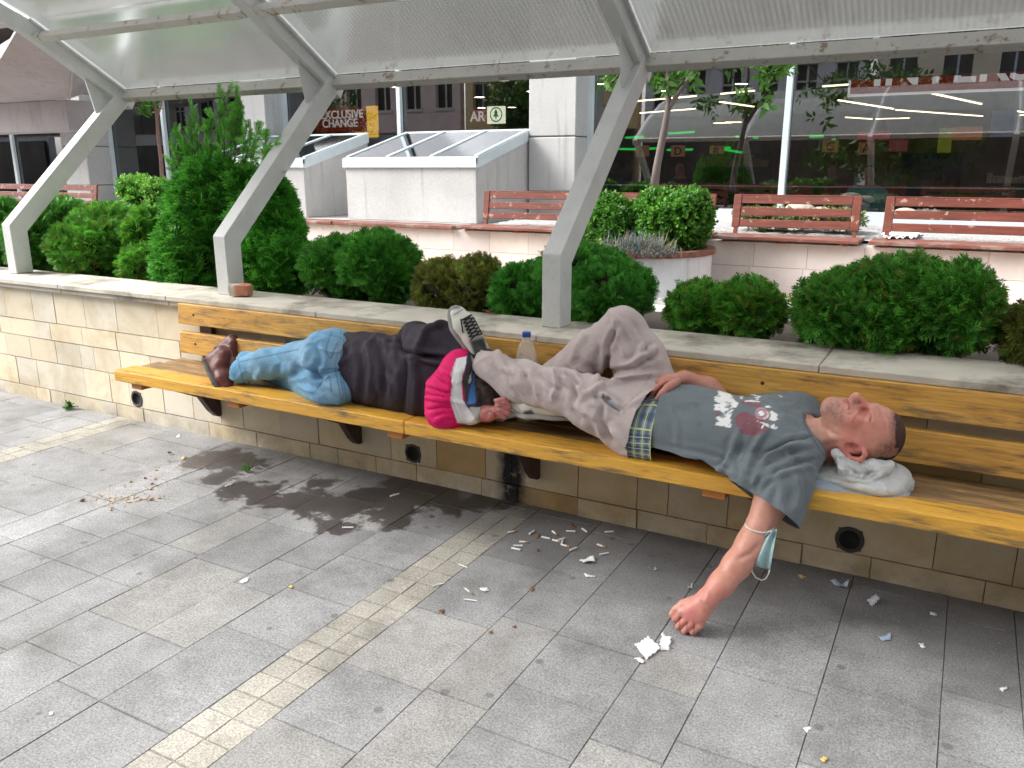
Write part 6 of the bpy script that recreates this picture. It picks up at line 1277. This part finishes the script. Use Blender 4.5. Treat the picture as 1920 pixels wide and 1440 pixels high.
# blue face mask with one loop round the hanging arm
fm = empty('face_mask', tuple(A_(1430, 1030, 2.78)), 'pale blue surgical face mask dangling by its white loop from the hanging arm', 'mask')
mpts = {}
V = []; F = []; n_, m_ = 13, 9
TLc, TRc, BLc, BRc = (1441,998), (1456,992), (1408,1057), (1443,1070)
for i in range(n_):
    for j in range(m_):
        a, b_ = i/(n_-1), j/(m_-1); x = (TLc[0]*(1-b_)+TRc[0]*b_)*(1-a)+(BLc[0]*(1-b_)+BRc[0]*b_)*a; y = (TLc[1]*(1-b_)+TRc[1]*b_)*(1-a)+(BLc[1]*(1-b_)+BRc[1]*b_)*a
        x += -9*math.sin(a*3.1)*(1-b_); V.append(A_(x, y, 2.775+.014*math.sin(b_*9+a*1.5)+.012*math.sin(a*5+b_*2)))
for i in range(n_-1):
    for j in range(m_-1): F.append((i*m_+j, (i+1)*m_+j, (i+1)*m_+j+1, i*m_+j+1))
t = NT('mask_fabric'); P = t.pos(); t.set(Base_Color=t.ramp(t.noise(P, 30, 4), [(.3, (.46,.66,.70)), (.7, (.62,.80,.83))]), Roughness=.9)
tl = t.new('ShaderNodeBsdfTranslucent', Color=(.6,.78,.8,1)); mx = t.new('ShaderNodeMixShader', Fac=.35); t.put(mx.inputs[1], t.p.outputs[0]); t.put(mx.inputs[2], tl.outputs[0]); t.put(t.out.inputs[0], mx.outputs[0])
o = mkmesh('mask_panel', np.array(V), F, t.m, fm, smooth=True); sm = o.modifiers.new('thickness', 'SOLIDIFY'); sm.thickness = .0022
m_el = mat('white_elastic', (.72,.70,.66), .8, .08, 60, bump=0)
mb = MB(); mb.tube([A_(x, y, 2.77) for x, y in ((1410,1058),(1410,1072),(1417,1083),(1428,1088),(1436,1085),(1441,1076),(1443,1069))], .0026, 7); mb.build('ear_loop', m_el, fm, smooth=True)
axp = elN*.62+shN*.38; ring_c = A_(1420, 993, 2.812); ad2 = (wrN-shN); ad2 /= np.linalg.norm(ad2); e1 = np.cross(ad2, (0, 1, 0)); e1 /= np.linalg.norm(e1); e2 = np.cross(ad2, e1); pts = []
lp = [hit(BV_BODY, x, y, .0025) for x, y in ((1393,974),(1394,980),(1398,986),(1404,991),(1412,995),(1421,998),(1430,999),(1438,998))]; lp = [p for p in lp if p is not None]
back = [lp[-1]+np.array((.012, .015, .004)), lp[-1]+np.array((.03, .07, .02)), lp[0]+np.array((.02, .11, .01)), lp[0]+np.array((-.008, .05, .004)), lp[0]]
mb = MB(); mb.tube(lp+back, .0028, 7); mb.tube([lp[-1], A_(1446, 996, 2.78)], .0028, 7); mb.build('ear_loop', m_el, fm, smooth=True)
# crumpled napkin under the fingers of the second sleeper
def paper(name, poly, z, mtl, label, cat, group=None, amp=.012, seed=0, lift=None, th=.0012, base=None):
    """a torn sheet: outline filled with a fine grid, crumpled"""
    P = np.array([onz(x, y, z)[:2] for x, y in poly]); lo = P.min(0); hi = P.max(0); nx = max(4, int((hi[0]-lo[0])/.006)); ny = max(4, int((hi[1]-lo[1])/.006)); nx, ny = min(nx, 60), min(ny, 60)
    gx, gy = np.meshgrid(np.linspace(lo[0], hi[0], nx+1), np.linspace(lo[1], hi[1], ny+1), indexing='ij'); V = np.stack([gx.ravel(), gy.ravel(), np.zeros(gx.size)], 1)
    i = np.arange(nx*ny); a = (i//ny)*(ny+1)+i % ny; F = np.stack([a, a+ny+1, a+ny+2, a+1], 1); cen = V[F].mean(1); k = inpoly(cen[:, :2], [tuple(p) for p in P]); F = F[k]
    if len(F) == 0: return None
    idx = np.unique(F); mp_ = -np.ones(len(V), int); mp_[idx] = np.arange(len(idx)); V = V[idx]; F = mp_[F]
    V[:, 2] = z+.002+amp*np.abs(sinnoise(V*(1, 1, 0), 45, 7, seed))*.8
    if lift: V[:, 2] += np.maximum(0, (V[:, :2]-P.mean(0))@np.array(lift))
    o = mkmesh(name, V, F, mtl, smooth=True); s_ = o.modifiers.new('thickness', 'SOLIDIFY'); s_.thickness = th; return tag(o, label, cat, group)
M['paper'] = mat('white_paper', (.80,.80,.79), .8, .06, 30, bump=.2); M['foil'] = mat('grey_wrapper', (.50,.52,.56), .35, .25, 40, bump=.3); M['bluew'] = mat('blue_wrapper', (.16,.26,.46), .45, .4, 60, col2=(.62,.66,.72), bump=.3)
M['leaf_dry'] = mat('dry_leaf', (.20,.085,.04), .8, .35, 30, bump=.3); M['leaf_yel'] = mat('yellow_leaf', (.62,.46,.16), .7, .2, 30, bump=.3); M['chip'] = mat('bread_crumb', (.50,.34,.18), .9, .3, 60, bump=.4); M['butt'] = mat('cigarette_paper', (.80,.79,.76), .8, .05, 60, bump=0)
paper('napkin', [(925,787),(940,776),(960,779),(978,786),(955,790),(930,793)], SEAT-.003, M['paper'], 'small crumpled white napkin under the fingers beside the sneaker', 'napkin', amp=.01, seed=3)
PL = [([(1190,1212),(1215,1200),(1237,1220),(1212,1238)], 'largest torn white paper scrap lying below the hanging fist', .010), ([(1238,1205),(1242,1190),(1247,1198),(1258,1200),(1254,1220),(1237,1220)], 'white paper scrap with small black print nearest the hanging fist', .007), ([(1190,1236),(1199,1234),(1208,1240),(1206,1246),(1198,1244)], 'smallest of the three white scraps below the hanging fist', .005),
      ([(1084,1052),(1096,1050),(1112,1045),(1117,1054),(1095,1060)], 'white torn paper scrap right of the cigarette butts', .008), ([(1095,1077),(1110,1080),(1117,1079),(1116,1083),(1098,1082)], 'thin white paper strip below the larger scrap near the butts', .006), ([(900,1106),(914,1103),(917,1108),(905,1112)], 'small white torn scrap on the pale tile strip', .006),
      ([(1744,1148),(1757,1152),(1754,1156),(1744,1154)], 'small white scrap near the wall at the right', .004), ([(1506,1367),(1516,1363),(1521,1366),(1514,1375)], 'small white square scrap in a joint near the bottom right', .002), ([(1874,1292),(1886,1290),(1888,1294),(1878,1298)], 'white scrap at the far right on the paving', .004), ([(450,1092),(460,1086),(467,1084),(466,1090),(455,1094)], 'thin white scrap alone on the grey slabs at left', .003), ([(93,1338),(100,1336),(100,1341),(94,1342)], 'tiny white square scrap near the bottom left corner', .002),
      ([(1722,1208),(1732,1208),(1735,1216),(1728,1216)], 'small pale scrap beside the grey wrapper at the right', .004), ([(331,1336-517),(336,815),(339,818),(334,821)], 'small white scrap beside the wall foot under the bench end', .002)]
for i, (p, l, a) in enumerate(PL): paper('paper_scrap', p, 0, M['paper'], l, 'paper scrap', 'torn paper scraps on the paving', a, i, lift=(.15, .3) if i in (0, 1) else None)
mb = MB(); 
for x in (1240, 1243, 1247):
    q_ = onz(x, 1214, .0165); mb.box(q_[0], q_[0]+.006, q_[1], q_[1]+.008, q_[2], q_[2]+.001)
WL = [([(1557,1092),(1568,1088),(1578,1098),(1590,1092),(1588,1104),(1570,1104)], 'crumpled blue and silver sweet wrapper near the wall under the right drain', M['bluew']), ([(1625,1128),(1640,1123),(1648,1130),(1634,1137)], 'crumpled silver foil wrapper, in front of the blue one', M['foil']), ([(1647,1195),(1662,1192),(1670,1190),(1670,1200),(1655,1203)], 'blue grey torn wrapper on the dark slabs at right', M['bluew']), ([(1291,1103),(1297,1100),(1299,1108),(1289,1113)], 'small silver wrapper scrap above the hanging hand', M['foil']), ([(1226,1070),(1229,1063),(1232,1070),(1228,1073)], 'tiny blue wrapper bit between butts and hanging arm', M['bluew'])]
for i, (p, l, m_) in enumerate(WL): paper('wrapper', p, 0, m_, l, 'wrapper', 'wrappers on the paving', .016, 60+i)
LL = [([(1493,1078),(1503,1077),(1514,1082),(1505,1090),(1498,1086)], 'yellow dry leaf on the dark slabs near the wall', M['leaf_yel']), ([(820,1146),(828,1141),(836,1145),(832,1153),(823,1151)], 'brown dry leaf on the paving right of the pale strip', M['leaf_dry']), ([(990,1104),(998,1099),(1004,1106),(997,1113)], 'rust brown leaf in a paving joint below the cigarette butts', M['leaf_dry']), ([(539,1103),(546,1098),(552,1100),(546,1105)], 'tan leaf bit alone on the grey slabs', M['leaf_yel']), ([(914,1186),(922,1181),(926,1188),(918,1192)], 'reddish leaf bit on the slabs at bottom middle', M['leaf_dry']), ([(959,1175),(968,1172),(971,1178),(961,1180)], 'second reddish leaf bit right of the first', M['leaf_dry']), ([(338,858),(346,855),(350,861),(341,864)], 'curled tan leaf at the edge of the wet patch', M['leaf_yel']), ([(1003,1006),(1010,1000),(1015,1008),(1006,1012)], 'brown leaf bit among the cigarette butts, at their left', M['leaf_dry']), ([(1070,984),(1075,980),(1080,990),(1073,992)], 'brown leaf bit among the cigarette butts, nearest the wall', M['leaf_dry']), ([(1534,1426),(1545,1418),(1556,1424),(1544,1434)], 'yellowish crumb at the bottom edge of the picture', M['leaf_yel']), ([(1003,1032),(1009,1029),(1013,1034),(1006,1036)], 'small brown bit below the cigarette butts', M['leaf_dry'])]
for i, (p, l, m_) in enumerate(LL): p = [(sum(a for a, _ in p)/len(p)*.3+x*.7, sum(b_ for _, b_ in p)/len(p)*.3+y*.7) for x, y in p]; paper('dry_leaf', p, 0, m_, l, 'leaf', 'dry leaves on the paving', .007, 80+i, th=.001)
paper('dry_leaf', [(906,583),(914,582),(934,587),(932,591),(915,588)], .878, M['leaf_dry'], 'brown curled leaf lying on the stone coping below the browning thuja', 'leaf', 'dry leaves on the paving', .012, 95)
paper('white_papers', [(1648,440),(1670,432),(1700,436),(1730,440),(1715,448),(1660,449)], LZ+.052, M['paper'], 'white papers lying on the seat of the red bench at the right', 'papers', None, .02, 96)
# cigarette butts
butts = [(960,997,.3),(997,998,.9),(1023,1008,-.4),(1040,999,-1.0),(1070,996,-.1),(1096,994,-1.0),(982,1016,-.1),(971,1023,0),(967,1029,-.4),(1043,1014,-.5),(1052,1011,.5),(1054,1017,1.3),(1060,1023,-.5),(1075,1029,.6),(1142,997,.1),(1127,1023,-.6),(1133,1038,.3),(652,989,0),(431,909,.7),(740,928,.6),(868,1061,-.6),(878,1108,-.9),(882,1125,-.2),(822,1096,.4)]
t = NT('butt'); M['filter'] = mat('butt_filter', (.42,.25,.11), .8, .2, 60, bump=0); first = None
for i, (x, y, a) in enumerate(butts):
    c = onz(x, y, .0048); d = RT*math.cos(a)+np.array((FW[0], FW[1], 0))/math.hypot(FW[0], FW[1])*math.sin(a)*1.2; d /= np.linalg.norm(d); L = .021 if i < 17 else .026; r_ = .0042 if i < 20 else .0025
    lab = 'short white cigarette butt in the scatter on the paving beneath the bench' if i < 17 else ['white cigarette butt on the pale wet edge, left of the strip', 'white cigarette butt at the lower edge of the dark wet patch', 'white cigarette butt on the wet slabs beside the wall', 'thin pale stick crossing the tile strip', 'thin pale stick beside the white scrap, upper one', 'thin pale stick beside the white scrap, lower one', 'short white butt on the pale tile strip'][i-17]
    t_ = empty('cigarette_butt', tuple(c-(0, 0, .0048)), lab, 'cigarette butt', 'cigarette butts on the paving')
    mb = MB(); mb.tube([c-d*L, c+d*L*.35], r_, 8); mb.build('paper', M['butt'], t_, smooth=False)
    mb = MB(); mb.tube([c+d*(L*.35+.0004), c+d*L], r_*1.02, 8); mb.build('filter', M['butt'] if i % 3 else M['filter'], t_)
# crumbs: too many to count, as one scatter; the larger pieces one by one
r = np.random.default_rng(77); V = []; F = []
def bit(c, s, V, F):
    n = len(V); v = r.normal(size=(6, 3)); v /= np.linalg.norm(v, axis=1, keepdims=True); v = np.array(((1,0,0),(-1,0,0),(0,1,0),(0,-1,0),(0,0,.6),(0,0,-.4)))*s*r.uniform(.5, 1.3, (6, 1)); V += list(v+c+(0, 0, s*.35))
    F += [(n+a, n+b, n+c_) for a, b, c_ in ((0,2,4),(2,1,4),(1,3,4),(3,0,4),(2,0,5),(1,2,5),(3,1,5),(0,3,5))]
for k in range(230):
    q_ = onz(232+r.normal()*34, 935+r.normal()*5, 0) if r.random() < .7 else onz(270+r.normal()*30, 912+r.normal()*12, 0); bit(q_, r.uniform(.002, .0065), V, F)
for k in range(420):
    q_ = (r.uniform(-4.6, .6), r.uniform(1.2, 3.3), 0) if k > 160 else (r.uniform(-1.8, .5), r.uniform(2.2, 3.3), 0); bit(np.array(q_), r.uniform(.001, .0032), V, F)
tag(mkmesh('bread_crumbs', np.array(V), F, M['chip']), 'pale brown crumbs and grit strewn over the paving, densest at the left', 'crumbs', kind='stuff')
chips = [(155,940),(290,900),(284,918),(286,908),(243,942),(262,938),(284,938),(298,934),(245,905),(272,898),(208,957),(293,882)]
for i, (x, y) in enumerate(chips):
    V = []; F = []; bit(onz(x, y), .013 if i else .017, V, F); tag(mkmesh('bread_piece', np.array(V), F, M['chip'] if i % 3 else M['leaf_dry']), 'small brown bread piece lying among the pale crumbs at the left of the paving' if i else 'largest brown bread piece at the left end of the crumbs', 'bread piece', 'bread pieces among the crumbs')
# a shopper behind the glass and two further figures deep inside the shop
def standing(x, y, h, shirt, trous, label, seed, vx=.016):
    s = h/1.75; b = np.array((x, y, SF)); P = lambda a, c, z: b+np.array((a, c, z))*s
    root = empty('person', tuple(b), label, 'person', 'people inside the shop')
    f_ = Field(b+np.array((-.5, -.35, 0))*s, b+np.array((.5, .35, 1.8))*s, vx); hd_ = P(0, -.02, 1.63)
    f_.ell(hd_, np.array((.08, .10, .115))*s, .02); f_.ell(P(0, -.11, 1.61), np.array((.018, .03, .03))*s, .02); f_.cone(P(0, 0, 1.42), P(0, 0, 1.55), .058*s, .055*s, .03)
    f_.cone(P(0, 0, 1.0), P(0, 0, 1.36), .15*s, .17*s, .05, flat=(0, 1, 0), f=.66); f_.cone(P(-.15, 0, 1.38), P(.15, 0, 1.38), .065*s, .065*s, .05)
    for q in (-1, 1):
        f_.chain([P(.19*q, 0, 1.37), P(.235*q, .02, 1.08), P(.23*q, -.10, .86)], [.055*s, .042*s, .034*s], .03); f_.cone(P(.23*q, -.10, .86), P(.225*q, -.14, .76), .036*s, .026*s, .02)
        f_.chain([P(.085*q, 0, .95), P(.10*q, -.02+.05*q, .50), P(.10*q, .05*q, .09)], [.10*s, .065*s, .045*s], .04); f_.cone(P(.10*q, .06*q, .04), P(.105*q, .05*q-.16, .035), .042*s, .036*s, .02)
    V, F = f_.mesh(2); k = Skin(V, F, SKc); Z = (V[:, 2]-b[2])/s; X = np.abs(V[:, 0]-b[0])/s
    k.C[Z < .10] = (.03,.03,.03); o = k.build('body', M['skin'], root)
    def shell(nm, sel, col, mt, off):
        kf = sel[F].all(1); idx = np.unique(F[kf]); mp_ = -np.ones(len(V), int); mp_[idx] = np.arange(len(idx)); VV = V[idx]+k.N[idx]*off*s; VV = VV+k.N[idx]*(.006*sinnoise(VV, 22, 8, seed))[:, None]; mkmesh(nm, VV, mp_[F[kf]], mt, root, smooth=True, col=np.tile(col, (len(idx), 1)))
    shell('shirt', (Z > .88) & (Z < 1.47) & ~((X > .19) & (Z < 1.14)), shirt, M['cotton'], .018); shell('trousers', (Z > .09) & (Z < .98) & (X < .2), trous, M['denim'], .014); shell('hair', (Z > 1.64) & ((V[:, 1]-b[1])/s > -.06-.5*(Z-1.70)), (.03,.02,.015), M['nylon'], .010)
p_ = ony(1632, 300, 11.5); standing(p_[0], 11.5, 1.62, (.10,.62,.74), (.08,.34,.46), 'person in a turquoise polo shirt standing just behind the right shop window', 1)
p_ = ony(1275, 330, 14); standing(p_[0], 14, 1.68, (.05,.05,.08), (.03,.03,.05), 'dark clothed person deep inside the shop behind the slender tree trunk', 2, .02)
p_ = ony(1560, 330, 16); standing(p_[0], 16, 1.66, (.10,.06,.07), (.03,.03,.04), 'maroon clothed person deep inside the shop behind the white window mullion', 3, .02)
